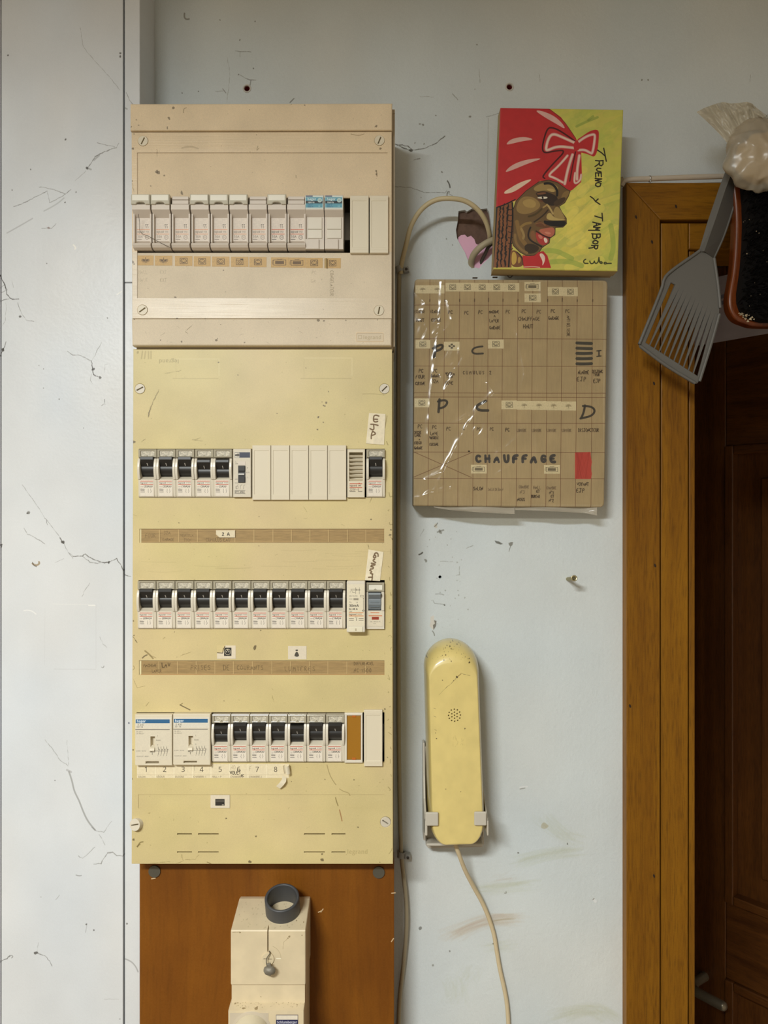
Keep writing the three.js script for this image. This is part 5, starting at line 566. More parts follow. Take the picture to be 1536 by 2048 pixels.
// ---------------------------------------------------------------- painting on stretched canvas
{
  const W = 900, H = Math.round(900 * 325 / 247), g = canvas(W, H, '#d2c862'), TL = [1001, 215], TR = [1247, 219], BL = [987, 538];
  const ex = [TR[0] - TL[0], TR[1] - TL[1]], ey = [BL[0] - TL[0], BL[1] - TL[1]], det = ex[0] * ey[1] - ex[1] * ey[0], A = W * ey[1] / det, C = -W * ey[0] / det, B = -H * ex[1] / det, D = H * ex[0] / det;
  g.setTransform(A, B, C, D, -(A * TL[0] + C * TL[1]), -(B * TL[0] + D * TL[1]));
  const a = (p) => p.map(([x, y]) => [980 + x / 5.486, 200 + y / 5.486]), b = (p) => p.map(([x, y]) => [970 + x / 5.486, 360 + y / 5.486]);
  const pal = [['#f2de68', 0.45], ['#cfca5c', 0.35], ['#f6e472', 0.45], ['#b4be56', 0.3]];
  for (let i = 0; i < 260; i++) { const x = 1095 + rnd() * 155, y = 212 + rnd() * 330, mid = Math.exp(-Math.pow((x - 1160) / 34, 2) - Math.pow((y - 440) / 75, 2)), t = mid > rnd() ? (rnd() < 0.8 ? 0 : 2) : (rnd() < 0.62 ? 1 : 3), l = 8 + rnd() * 18, an = -0.9 + rnd() * 0.7; g.globalAlpha = pal[t][1]; stroke(g, [[x - l * Math.cos(an), y - l * Math.sin(an)], [x, y + rnd() * 4 - 2], [x + l * Math.cos(an), y + l * Math.sin(an)]], 7 + rnd() * 10, pal[t][0]); } g.globalAlpha = 1;
  for (const q of [[[950, 290], [1050, 240], [1180, 190]], [[1130, 180], [1080, 220]]]) stroke(g, a(q), 5, 'rgba(140,160,70,0.6)'); for (const q of [[[640, 780], [760, 760], [950, 860]], [[720, 900], [900, 880], [1060, 940]], [[1380, 500], [1420, 700], [1380, 860]]]) stroke(g, b(q), 10, 'rgba(150,172,72,0.55)'); for (const q of [[[870, 760], [980, 780], [1120, 790]], [[1300, 620], [1290, 740]]]) stroke(g, b(q), 11, 'rgba(222,206,92,0.6)');
  // head scarf
  const red = '#c02a2c', scarf = [...a([[60, 40], [400, 60], [640, 86], [780, 190], [880, 330], [945, 425], [1000, 570], [1008, 800], [1000, 900], [905, 985]]), ...b([[935, 120], [850, 70], [720, 10], [600, 10], [560, 60], [330, 230], [120, 300], [90, 306], [90, 0]])];
  fillPoly(g, scarf, red); blob(g, a([[945, 440], [1010, 400], [1100, 335], [1195, 320], [1195, 420], [1180, 560], [1145, 630], [1090, 600], [1000, 575], [930, 570]]), red);
  stroke(g, a([[640, 92], [780, 190], [880, 330], [940, 420]]), 1.2, '#7a2c22');
  const pk = '#d89a98', wh = '#e9cdb4', hi = (pts, w, f = a) => { stroke(g, f(pts), w, pk); stroke(g, f(pts), w * 0.5, wh); };
  const lens = (p, f = a) => { blob(g, f(p), '#dfb0a4'); }; lens([[490, 115], [560, 115], [700, 170], [800, 260], [830, 325], [740, 270], [600, 190]]); lens([[170, 490], [230, 425], [380, 400], [495, 435], [360, 450], [220, 485]]); lens([[155, 795], [240, 710], [400, 650], [600, 635], [420, 695], [220, 780]]); blob(g, [...a([[190, 985], [330, 900], [490, 855]]), ...b([[400, 80], [300, 140], [205, 155], [215, 125]])], '#ebcdb2');
  // bow
  stroke(g, a([[930, 450], [780, 340], [680, 300], [630, 310], [590, 430], [570, 540], [600, 585], [700, 560], [840, 548], [700, 690], [570, 840], [600, 860]]), 3, '#4a0e10'); stroke(g, a([[938, 570], [910, 700], [875, 890]]), 2.6, '#5a1012'); hi([[930, 470], [800, 410], [690, 365], [640, 420], [610, 540], [630, 555], [740, 505], [915, 525]], 6); hi([[965, 465], [1030, 410], [1140, 370], [1155, 400], [1125, 590], [1100, 580], [1040, 545], [970, 550]], 5.5); hi([[850, 610], [760, 720], [630, 830], [700, 850], [800, 905]], 5); hi([[905, 600], [860, 730], [820, 920]], 6); hi([[980, 610], [955, 760], [955, 870]], 6); hi([[935, 800], [910, 930], [990, 890], [1000, 820]], 4.5);
  blob(g, a([[920, 460], [970, 440], [985, 520], [970, 560], [915, 545]]), red);
  // face
  const face = b([[590, 20], [700, 0], [800, 30], [900, 105], [935, 120], [915, 180], [875, 250], [812, 290], [845, 355], [892, 420], [895, 480], [855, 518], [770, 522], [768, 600], [712, 640], [706, 690], [655, 722], [625, 745], [590, 800], [530, 830], [450, 830], [380, 790], [310, 720], [296, 660], [312, 540], [308, 330], [340, 230], [450, 120]]);
  fillPoly(g, face, '#6f5532'); line(g, [...face, face[0]], 1.2, '#33241a');
  const sw = (pts, w, col) => stroke(g, b(pts), w, col), bl = (pts, col) => blob(g, b(pts), col);
  bl([[340, 290], [400, 180], [520, 180], [600, 240], [610, 300], [520, 360], [420, 380], [350, 350]], '#9a7c48'); bl([[400, 230], [500, 200], [570, 250], [540, 310], [440, 300]], '#b29355'); bl([[520, 90], [620, 30], [740, 30], [820, 90], [760, 140], [660, 110], [560, 130]], '#a1854d'); bl([[660, 100], [740, 90], [775, 125], [730, 135]], '#bfa062'); bl([[860, 130], [930, 110], [915, 180], [860, 220], [830, 200]], '#8a6d3e');
  sw([[655, 40], [700, 30], [760, 60], [795, 120], [790, 170]], 4.6, '#1e1713'); bl([[540, 140], [640, 120], [740, 150], [800, 190], [800, 260], [740, 290], [660, 260], [600, 200]], '#33241a'); bl([[550, 150], [640, 130], [690, 145], [600, 165]], '#7c5032'); bl([[560, 195], [620, 180], [690, 185], [680, 205], [620, 208]], '#ece2cc'); bl([[620, 182], [640, 182], [645, 206], [625, 206]], '#2a1f18'); bl([[570, 205], [640, 225], [640, 250], [590, 225]], '#6b3f28');
  bl([[745, 250], [800, 210], [890, 180], [870, 240], [810, 280], [770, 290]], '#4a3622'); bl([[770, 290], [815, 300], [860, 380], [885, 430], [790, 430], [740, 380]], '#a58a52'); bl([[670, 430], [680, 370], [720, 355], [745, 400], [800, 425], [880, 430], [885, 442], [740, 446]], '#c3a866'); sw([[680, 270], [700, 290], [725, 330], [745, 370]], 3.5, '#c0a468'); sw([[640, 300], [680, 275]], 3, '#b29355'); sw([[690, 330], [660, 370], [600, 420], [540, 460]], 3, '#3b2a1a'); sw([[620, 320], [560, 380], [480, 400]], 4, '#52401f');
  bl([[640, 440], [690, 450], [880, 444], [893, 475], [850, 517], [780, 510], [700, 503], [650, 480]], '#1d1713'); bl([[540, 500], [600, 440], [650, 480], [720, 505], [700, 530], [600, 520]], '#6d4428'); sw([[560, 480], [620, 460], [660, 500]], 2, '#8a5e38');
  bl([[580, 545], [680, 525], [760, 515], [768, 590], [715, 635], [680, 622], [620, 590]], '#bf6a52'); bl([[640, 570], [700, 565], [730, 590], [690, 600]], '#d98a70'); bl([[550, 560], [620, 600], [690, 632], [705, 680], [660, 716], [610, 712], [565, 660]], '#b23c36'); bl([[575, 595], [620, 605], [640, 640], [600, 650]], '#cf7a68'); sw([[560, 560], [620, 600], [690, 630], [712, 632]], 2.6, '#3a1210'); bl([[640, 635], [665, 630], [690, 660], [680, 690], [655, 690]], '#f0d8c4');
  sw([[390, 520], [430, 480], [500, 470]], 5, '#94763f'); sw([[350, 460], [370, 560], [390, 640], [440, 700]], 8, '#8a6a3a'); sw([[400, 540], [430, 600], [420, 640]], 5, '#a08450'); bl([[490, 570], [540, 545], [560, 640], [560, 690], [510, 660]], '#8a5c38'); sw([[500, 520], [470, 580], [480, 650], [560, 700], [620, 730]], 3.4, '#2c2018'); bl([[420, 720], [500, 690], [610, 735], [560, 800], [460, 815]], '#3b2b1b'); sw([[330, 600], [330, 680], [390, 760], [460, 800]], 5, '#8d6e40');
  // braids, earring, collar
  fillPoly(g, b([[85, 300], [125, 300], [300, 235], [315, 330], [312, 520], [296, 660], [300, 760], [290, 960], [80, 960]]), '#8a5634');
  for (const x of [168, 205, 250]) { const p = []; for (let y = x < 180 ? 300 : 260; y <= 960; y += 16) p.push([x - (y - 300) * 0.05 + (rnd() - 0.5) * 14, y]); for (let i = 0; i < p.length - 1; i++) sw([p[i], [(p[i][0] + p[i + 1][0]) / 2, (p[i][1] + p[i + 1][1]) / 2], p[i + 1]], 1.4 + rnd() * 2.6, '#1f1612'); } sw([[300, 250], [308, 400], [290, 620], [270, 780], [260, 950]], 3.2, '#1f1612'); sw([[130, 305], [115, 600], [90, 950]], 2.6, '#1f1612'); for (let i = 0; i < 8; i++) sw([[258, 320 + i * 62], [280, 332 + i * 62], [302, 318 + i * 62]], 1.6, '#1f1612'); sw([[125, 302], [200, 280], [330, 215]], 2.4, '#1f1612');
  bl([[285, 780], [330, 765], [420, 840], [425, 930], [380, 960], [280, 950]], '#7a4d2c'); bl([[292, 790], [330, 785], [352, 840], [340, 920], [290, 940]], '#cba64e'); bl([[360, 840], [395, 850], [390, 900], [362, 925]], '#b88f48'); sw([[350, 790], [415, 850], [420, 935]], 1.8, '#2a1c14');
  fillPoly(g, b([[410, 825], [470, 835], [540, 830], [590, 790], [640, 780], [685, 830], [725, 965], [425, 965]]), red); bl([[590, 815], [625, 800], [662, 840], [655, 900], [625, 950], [635, 890]], '#edd0bc'); sw([[430, 955], [520, 948], [600, 958]], 1.6, '#e3b4a8');
  // lettering
  const k = '#221d16'; for (const q of [[[1248, 530], [1262, 600], [1276, 672]], [[1180, 550], [1225, 580], [1266, 618]], [[1242, 664], [1200, 668], [1158, 664]], [[1240, 666], [1240, 705], [1222, 722], [1202, 715], [1198, 672]], [[1202, 690], [1180, 712], [1152, 730]], [[1216, 752], [1180, 748], [1168, 764], [1178, 780], [1218, 788]], [[1222, 800], [1158, 800]], [[1220, 800], [1222, 842]], [[1190, 800], [1191, 834]], [[1158, 800], [1160, 846]], [[1154, 862], [1226, 866], [1156, 884], [1222, 894]], [[1218, 915], [1208, 945], [1182, 952], [1158, 938], [1162, 914], [1190, 904], [1218, 915]]]) line(g, a(q), 2.4, k);
  for (const q of [[[1155, 180], [1190, 205], [1212, 234]], [[1242, 208], [1212, 234]], [[1212, 234], [1262, 268]], [[1284, 365], [1288, 410], [1290, 450]], [[1205, 395], [1245, 408], [1286, 418]], [[1182, 462], [1270, 484], [1192, 508]], [[1222, 474], [1224, 496]], [[1190, 518], [1262, 522], [1214, 538], [1258, 552], [1136, 552]], [[1266, 592], [1215, 594], [1172, 590]], [[1264, 594], [1264, 624], [1246, 636], [1228, 626], [1226, 596]], [[1226, 606], [1222, 640], [1200, 648], [1182, 634], [1182, 596]], [[1240, 676], [1216, 662], [1186, 672], [1184, 692], [1208, 702], [1236, 694], [1240, 676]], [[1240, 716], [1200, 719], [1170, 718]], [[1238, 718], [1234, 748], [1218, 758], [1202, 748], [1202, 720]], [[1204, 730], [1176, 744], [1140, 748]]]) line(g, b(q), 2.4, k);
  for (const q of [[[1105, 870], [1080, 880], [1085, 915], [1130, 915]], [[1150, 890], [1155, 920], [1190, 915], [1200, 890]], [[1200, 890], [1205, 918], [1240, 910], [1250, 850]], [[1250, 850], [1255, 915], [1290, 915], [1280, 895], [1255, 900]], [[1330, 905], [1305, 900], [1310, 925], [1340, 915], [1385, 915]]]) sw(q, 2.4, '#3d4220');
  mottle(g, (x, y) => 0.97 + 0.03 * ((x >> 1) % 2) * ((y >> 1) % 2) + 0.06 * (fbm(x / 40, y / 40, 19, 2) - 0.5));
  const zf = 0.047, th = 0.017, q = slab(ppoly([TL, TR, [1235.5, 542], BL], zf), zf, 0.0024, 0.001, 2), p = q.attributes.position, u = new Float32Array(p.count * 2), t3 = [TL, TR, BL].map(([x, y]) => [X(x, zf), Y(y, zf)]), e1 = [t3[1][0] - t3[0][0], t3[1][1] - t3[0][1]], e2 = [t3[2][0] - t3[0][0], t3[2][1] - t3[0][1]], dd = e1[0] * e2[1] - e1[1] * e2[0];
  for (let i = 0; i < p.count; i++) { const dx = p.getX(i) - t3[0][0], dy = p.getY(i) - t3[0][1]; u[2 * i] = (dx * e2[1] - dy * e2[0]) / dd; u[2 * i + 1] = 1 - (e1[0] * dy - e1[1] * dx) / dd; } q.setAttribute('uv', new THREE.BufferAttribute(u, 2));
  const pt = thing('painting', 'small canvas painting of a profile in a red bow headscarf, lettered TRUENO Y TAMBOR', 'painting'); part('canvas', q, mat({ map: texture(g), roughness: 0.55 }), pt); tag(part('canvas_edge', slab(ppoly([TL, TR, [1235.5, 542], BL], zf), zf - 0.002, th - 0.002, 0.0008, 1), mat({ color: lin(0.40, 0.30, 0.14), roughness: 0.8 }), pt), 'bare tan edge of the stretched canvas');
  const wood = mat({ color: lin(0.42, 0.30, 0.16), roughness: 0.8 }); part('stretcher_bar', slab(ppoly([[990, 531], [1233, 535], [1233, 541], [988, 537]], zf), zf - 0.0168, 0.006), wood, pt);
  const c = P(1021, 548, 0.024); part('hanging_wire', tube([[1010, 540], [1014, 550], [1020, 555], [1026, 549], [1024, 541]].map(([x, y]) => P(x, y, 0.026)), 0.0006, 30, 6), mat({ color: lin(0.07, 0.06, 0.05), roughness: 0.5 }), pt);
  part('spacer_block', box(X(1060, 0.02), X(1180, 0.02), Y(300, 0.02), Y(240, 0.02), 0.0001, zf - th), wood, pt);
  settle(pt);
}
// ---------------------------------------------------------------- cardboard lid with the circuit plan under plastic
{
  const zf = 0.030, lid = thing('cardboard_lid', 'brown cardboard box lid with a hand-drawn circuit plan under clear plastic', 'cardboard lid'), SC = 2.5, g = canvas(405 * SC, 472 * SC, '#b09c78'); g.setTransform(SC, 0, 0, SC, -818 * SC, -549 * SC);
  mottle(g, (x, y) => 0.93 + 0.1 * fbm(x / 90, y / 90, 23, 3) + 0.06 * (fbm(x / 3, y / 40, 24, 2) - 0.5) + 0.03 * (hash(x, y, 25) - 0.5));
  const ln = 'rgba(96,58,40,0.75)', vx = [860, 890, 919.5, 949.5, 977.6, 1006.3, 1036.4, 1066, 1095.7, 1125, 1155, 1186]; for (const x of vx) { line(g, [[x, 557], [x - 1.5, 700], [x - 4, 1014]], 0.9, ln); line(g, [[x - 0.3, 596 + rnd() * 4], [x - 0.4, 603]], 2, 'rgba(60,40,30,0.6)'); } for (const y of [610, 677.5, 732, 785.5, 794, 846, 904, 956.5]) line(g, [[828, y], [1020, y + rnd()], [1213, y + 0.8]], 0.9, ln);
  line(g, [[828, 904], [943, 955]], 1.1, ln); line(g, [[828, 954], [944, 905]], 1.1, ln); speck(g, 938, 903, 2, '#3a2c20');
  const H = (t, x, y, h, o) => hand(g, t, x, y, h, { col: 'rgba(54,40,30,0.92)', w: 1.15, spread: 0.98, ...o });
  H('ECLAIRAGE', 830, 620, 6, { wide: 0.45, w: 0.8 }); H('HAUT', 833, 637, 6.5, { wide: 0.7 }); H('ECLAIRAGE', 861, 620, 6, { wide: 0.45, w: 0.8 }); H('EXTER', 863, 637, 6, { wide: 0.75 });
  for (const [x, y] of [[897, 621], [929, 622], [957, 621], [1012, 620], [1044, 619], [1074, 620], [1102, 618.5], [1131, 618.5]]) H('PC', x, y, 7);
  H('MACHINE', 978.5, 621, 5.5, { wide: 0.6 }); H('A', 988, 629, 5); H('LAVER', 979, 638.5, 6); H('GARAGE', 979, 652, 6.5, { wide: 0.65 }); H('CHAUFFAGE', 1037, 634, 7, { wide: 0.78 }); H('HAUT', 1047, 649, 7.5, { w: 1.3 }); H('GARAGE', 1097, 633, 6.5, { wide: 0.62 }); H('ANTI GEL SECHE', 1140, 632, 6, { angle: Math.PI / 2, w: 0.8, wide: 0.62 });
  H('PC', 838, 738, 7.5); H('FOUR', 832, 750, 7); H('CUISINE', 831, 764, 6, { wide: 0.6 }); H('PC', 866, 738, 7); H('GARAGE', 862, 749, 5.5, { wide: 0.6 }); H('32A', 864, 759, 7); H('VENTILA', 891, 745, 5.5, { wide: 0.58 }); H('TION', 893, 751, 5.5); H('CUVE', 891, 763, 6); H('CUMULUS', 926, 742, 6.5, { spread: 1.5 }); H('2', 979, 742, 6.5); H('ALARME', 1156, 741, 7, { wide: 0.6, w: 1.2 }); H('EJP', 1154, 754, 8.5, { w: 1.4, spread: 1.2 }); H('DISJONC', 1185, 740, 6, { wide: 0.6 }); H('TEUR', 1187, 747, 5); H('EJP', 1187, 758, 7.5, { w: 1.2 });
  for (const [x, y, h] of [[836, 849, 7.5], [865, 851, 7], [893, 854, 7], [954, 855, 6], [980, 855, 6], [1011, 856, 7]]) H('PC', x, y, h); H('SECHE', 829, 862, 5.5, { wide: 0.6 }); H('LINGE', 829, 868, 5.5, { wide: 0.6 }); H('+', 838, 877, 4); H('FRIGO', 829, 883, 5.5, { wide: 0.65 }); H('GARAGE', 829, 893, 5.5, { wide: 0.55 }); H('LAVE', 861, 864, 6); H('VAISSELLE', 859, 873, 5, { wide: 0.5 }); H('CUISINE', 859, 886, 5.5, { wide: 0.6 }); H('C', 926, 853, 7); for (const x of [1034, 1064, 1094, 1124]) H('LUMIERE', x, 858, 5.5, { wide: 0.6, col: 'rgba(80,64,50,0.65)' }); H('DISJONCTEUR', 1157, 857, 6.5, { wide: 0.68 });
  H('SALON', 947, 974, 6.5, { wide: 0.7 }); H('SALLE DE BAIN', 976, 976, 5.5, { wide: 0.55, col: 'rgba(90,74,58,0.5)' }); H('CHAMBRE', 1038, 971, 5.5, { wide: 0.6, col: 'rgba(90,74,58,0.6)' }); H('N*3', 1040, 981, 6, { col: 'rgba(90,74,58,0.6)' }); H('NOUS', 1035, 996, 6); H('HALL', 1067, 972, 6, { col: 'rgba(80,64,50,0.65)' }); H('ET', 1073, 980, 5.5); H('BUREAU', 1063, 990, 5.5, { wide: 0.6 }); H('CHAMBRE', 1093, 973, 5.5, { wide: 0.58, col: 'rgba(90,74,58,0.6)' }); H('N*1', 1099, 982, 6); H('ET', 1102, 990, 5); H('N*2', 1098, 998, 6); H('VOYANT', 1154, 965, 6.5, { wide: 0.7 }); H('EJP', 1153, 977, 8, { w: 1.5, spread: 1.1 });
  const fat = (q, w, c = 'rgba(42,40,40,0.85)') => stroke(g, q, w, c);
  fat([[871, 692], [870, 702], [868, 713]], 6.5); fat([[866, 697], [878, 690], [886, 690], [884, 698], [870, 703]], 4.6); fat([[965, 693], [950, 694], [943, 702], [948, 708], [966, 707]], 3.6); fat([[879, 799], [878, 812], [877, 824]], 5); fat([[876, 803], [888, 799], [896, 804], [890, 814], [878, 817]], 4.4); fat([[972, 802], [958, 808], [952, 814], [958, 821], [976, 821]], 5.4); fat([[1170, 811], [1168, 824], [1163, 835]], 4.4); fat([[1166, 812], [1182, 812], [1191, 821], [1184, 832], [1161, 837]], 4.2); fat([[1194, 702], [1202, 701]], 2.4); fat([[1198, 702], [1198, 712]], 2.8); fat([[1194, 713], [1202, 712]], 2.4);
  hand(g, 'CHAUFFAGE', 952, 911, 13, { w: 5.2, col: 'rgba(46,46,52,0.85)', spread: 1.62, wide: 0.98, shake: 0.03 }); for (let i = 0; i < 5; i++) { const y = 686 + i * 10.4; stroke(g, [[1154, y], [1168, y + 0.6], [1183, y + (i < 2 ? 1 : -0.3)]], 6, 'rgba(52,52,50,0.88)'); }
  fillPoly(g, [[1150, 905], [1181, 904], [1182, 915], [1184, 924], [1182, 936], [1184, 948], [1182, 958], [1150, 958]], '#b8433a'); for (let i = 0; i < 14; i++) line(g, [[1151 + rnd() * 29, 905], [1151 + rnd() * 29, 957]], 1.4, 'rgba(150,44,38,0.3)');
  const o = new THREE.Shape(), zc = zf, c4 = [[829.5, 557.5], [1216, 560], [1209, 1014.5], [826.5, 1012]].map(([x, y]) => [X(x, zc), Y(y, zc)]), r = [0.004, 0.005, 0.005, 0.0015];
  for (let i = 0; i < 4; i++) { const P0 = c4[i], N = c4[(i + 1) % 4], V = c4[(i + 3) % 4], un = (A2, B2) => { const l = Math.hypot(B2[0] - A2[0], B2[1] - A2[1]); return [(B2[0] - A2[0]) / l, (B2[1] - A2[1]) / l]; }, pv = un(P0, V), nx = un(P0, N), s = [P0[0] + pv[0] * r[i], P0[1] + pv[1] * r[i]]; i ? o.lineTo(...s) : o.moveTo(...s); o.quadraticCurveTo(P0[0], P0[1], P0[0] + nx[0] * r[i], P0[1] + nx[1] * r[i]); } o.closePath();
  const lm = mat({ map: texture(g), roughness: 0.8 }); part('lid', pUV(slab(o, zf, 0.0299, 0.0018, 3), 818, 1223, 549, 1021, zf), lm, lid); part('plan_sheet', pUV(slab(ppoly([[837, 565], [1208, 567], [1201, 1007], [834, 1004]], zf), zf + 0.00012, 0.001), 818, 1223, 549, 1021, zf), lm, lid);
  const sticks = [['tree', 831, 860, 570.5, 587], ['tree', 860, 889, 570.5, 587], ['socket', 891, 920, 565.5, 583], ['socket', 920, 949.5, 565.5, 583], ['socket', 949.5, 979, 565.8, 583.2], ['socket', 979, 1008, 565.8, 583.2], ['socket', 1008, 1038.5, 566, 583.3], ['heater', 1049, 1081, 564, 582], ['socket', 1049, 1081.5, 587, 604.5], ['socket', 1095.5, 1126, 574, 592], ['socket', 1126, 1155.5, 574.5, 592.5], ['socket', 831, 860.5, 680, 697], ['fan', 888, 919, 683.5, 701], ['socket', 976, 1007.5, 679, 697], ['socket', 829, 858.5, 797, 814.5], ['socket', 1003, 1034, 801, 818.5], ['tree', 1034, 1063.5, 802, 819.5], ['tree', 1063.5, 1093, 802, 820], ['tree', 1093, 1122, 802.5, 820.5], ['tree', 1122, 1152, 803, 821], ['heater', 942, 973.5, 929.5, 947], ['heater', 1088, 1120, 930, 947.5]];
  for (const [k, a, b, c, e] of sticks) part('sticker', ownUV(pbox(a, b, c, e, zf + 0.00025, 0.0003)), paleIcon[k], lid);
  // crumpled film: a height field with long creases, plus loose flaps at the lower edge
  const creases = [[[878, 962], [896, 925], [915, 888], [935, 850], [960, 815], [985, 790], [1008, 770], 5, 3.2], [[884, 560], [880, 640], [868, 730], [860, 800], [852, 900], 3, 1.6], [[828, 1000], [860, 985], [905, 978], [945, 995], 4, 2.4], [[890, 780], [900, 760], [912, 735], 3, 2.2], [[975, 765], [990, 790], [1000, 800], 3, 1.8], [[850, 960], [880, 945], [930, 935], [980, 925], 5, 1.5], [[1000, 905], [1040, 870], [1062, 830], [1050, 790], 8, 1.4], [[990, 950], [1030, 925], [1060, 920], 6, 1.6], [[880, 690], [870, 720], [884, 760], 3, 1.8], [[895, 600], [905, 640], [890, 660], 4, 1.4], [[860, 870], [890, 855], [940, 830], 4, 1.2], [[1066, 860], [1075, 890], [1072, 940], 4, 1.2], [[830, 585], [850, 606], [842, 640], 4, 1.4], [[1030, 640], [1050, 745], [1042, 780], 5, 1.0]];
  const nx = 190, ny = 230, pos = [], ix = [], segd = (x, y, q) => { let best = 1e9, sgn = 1; const L = q.length - 2; for (let i = 0; i < L - 1; i++) { const [ax, ay] = q[i], [bx, by] = q[i + 1], dx = bx - ax, dy = by - ay, t = Math.max(0, Math.min(1, ((x - ax) * dx + (y - ay) * dy) / (dx * dx + dy * dy))), d = Math.hypot(x - ax - t * dx, y - ay - t * dy); if (d < best) best = d; } return best; };
  for (let j = 0; j <= ny; j++) for (let i = 0; i <= nx; i++) { const px = 828.5 + (1206 - 828.5) * i / nx + (j / ny) * 0, py = 563 + (1009 - 563) * j / ny; let h = 0.9 + 0.55 * (fbm(px / 34, py / 46, 83, 3) - 0.5) + 1.1 * (fbm(px / 120, py / 100, 85, 2) - 0.5) * (px < 1080 ? 1 : 0.3); for (const q of creases) { const w = q[q.length - 2], d = segd(px, py, q); if (d < 4 * w) h += 0.55 * q[q.length - 1] * Math.exp(-d / w) * (0.5 + vnoise(px / 14, py / 14, 87)); } for (const [cx, cy, rx, ry] of [[890, 985, 70, 26], [965, 840, 50, 60], [1030, 915, 60, 40], [860, 640, 34, 60], [905, 720, 30, 60]]) { const m = Math.max(0, 1 - Math.hypot((px - cx) / rx, (py - cy) / ry)); if (m > 0) h += 1.9 * Math.min(1, 2 * m) * Math.abs(fbm(px / 16 + py / 40, py / 22, 89, 2) - 0.5); } const v = P(px, py, zf + 0.0006 + Math.max(0.15, h) * 0.001); pos.push(v.x, v.y, v.z); if (i && j) { const a = j * (nx + 1) + i; ix.push(a - nx - 2, a - 1, a - nx - 1, a - nx - 1, a - 1, a); } }
  const fg = new THREE.BufferGeometry(); fg.setAttribute('position', new THREE.Float32BufferAttribute(pos, 3)); fg.setIndex(ix); fg.computeVertexNormals();
  const film = mat({ color: lin(0.97, 0.95, 0.9), roughness: 0.17, transmission: 1, thickness: 0, ior: 1.5, side: THREE.DoubleSide }); tag(part('plastic_film', fg, film, lid), 'clear crumpled plastic film over the plan');
  const flap = (q, sd) => { const pp = [], ii = [], n = 30, m = 6; for (let j = 0; j <= m; j++) for (let i = 0; i <= n; i++) { const t = i / n, k = t * (q.length - 1), f = Math.min(q.length - 2, Math.floor(k)), u2 = k - f, top = q[f].map((v, w) => v + (q[f + 1][w] - v) * u2), py = top[1] + (top[2] - top[1]) * j / m; const v = P(top[0], py, zf - 0.004 + 0.006 * (j / m) * (fbm(t * 5, j / 3, sd, 2)) + 0.0015 * Math.sin(t * 9 + sd)); pp.push(v.x, v.y, v.z); if (i && j) { const a = j * (n + 1) + i; ii.push(a - n - 2, a - 1, a - n - 1, a - n - 1, a - 1, a); } } const b = new THREE.BufferGeometry(); b.setAttribute('position', new THREE.Float32BufferAttribute(pp, 3)); b.setIndex(ii); b.computeVertexNormals(); return b; };
  const fm = mat({ color: lin(0.72, 0.66, 0.55), roughness: 0.25, transmission: 0.55, thickness: 0, side: THREE.DoubleSide }); tag(part('film_flap', flap([[868, 1011, 1015], [900, 1012, 1020], [950, 1012, 1024], [1000, 1013, 1027], [1029, 1013, 1028]], 3), fm, lid), 'loose plastic edge hanging below the lid'); tag(part('film_flap', flap([[1030, 1013, 1020], [1080, 1014, 1021], [1130, 1014, 1024], [1170, 1014, 1026], [1194, 1013, 1031]], 5), fm, lid), 'loose plastic edge hanging below the lid');
  for (const [a, b] of [[950, 555], [990, 554]]) { const c = P(a, b, 0.02); part('edge_flake', rbox(-0.0025, 0.0025, -0.0004, 0.0008, -0.001, 0.001, 0.0003).translate(c.x, c.y - 0.0006, c.z), mat({ color: lin(0.09, 0.07, 0.05), roughness: 0.9 }), lid); }
  settle(lid);
}
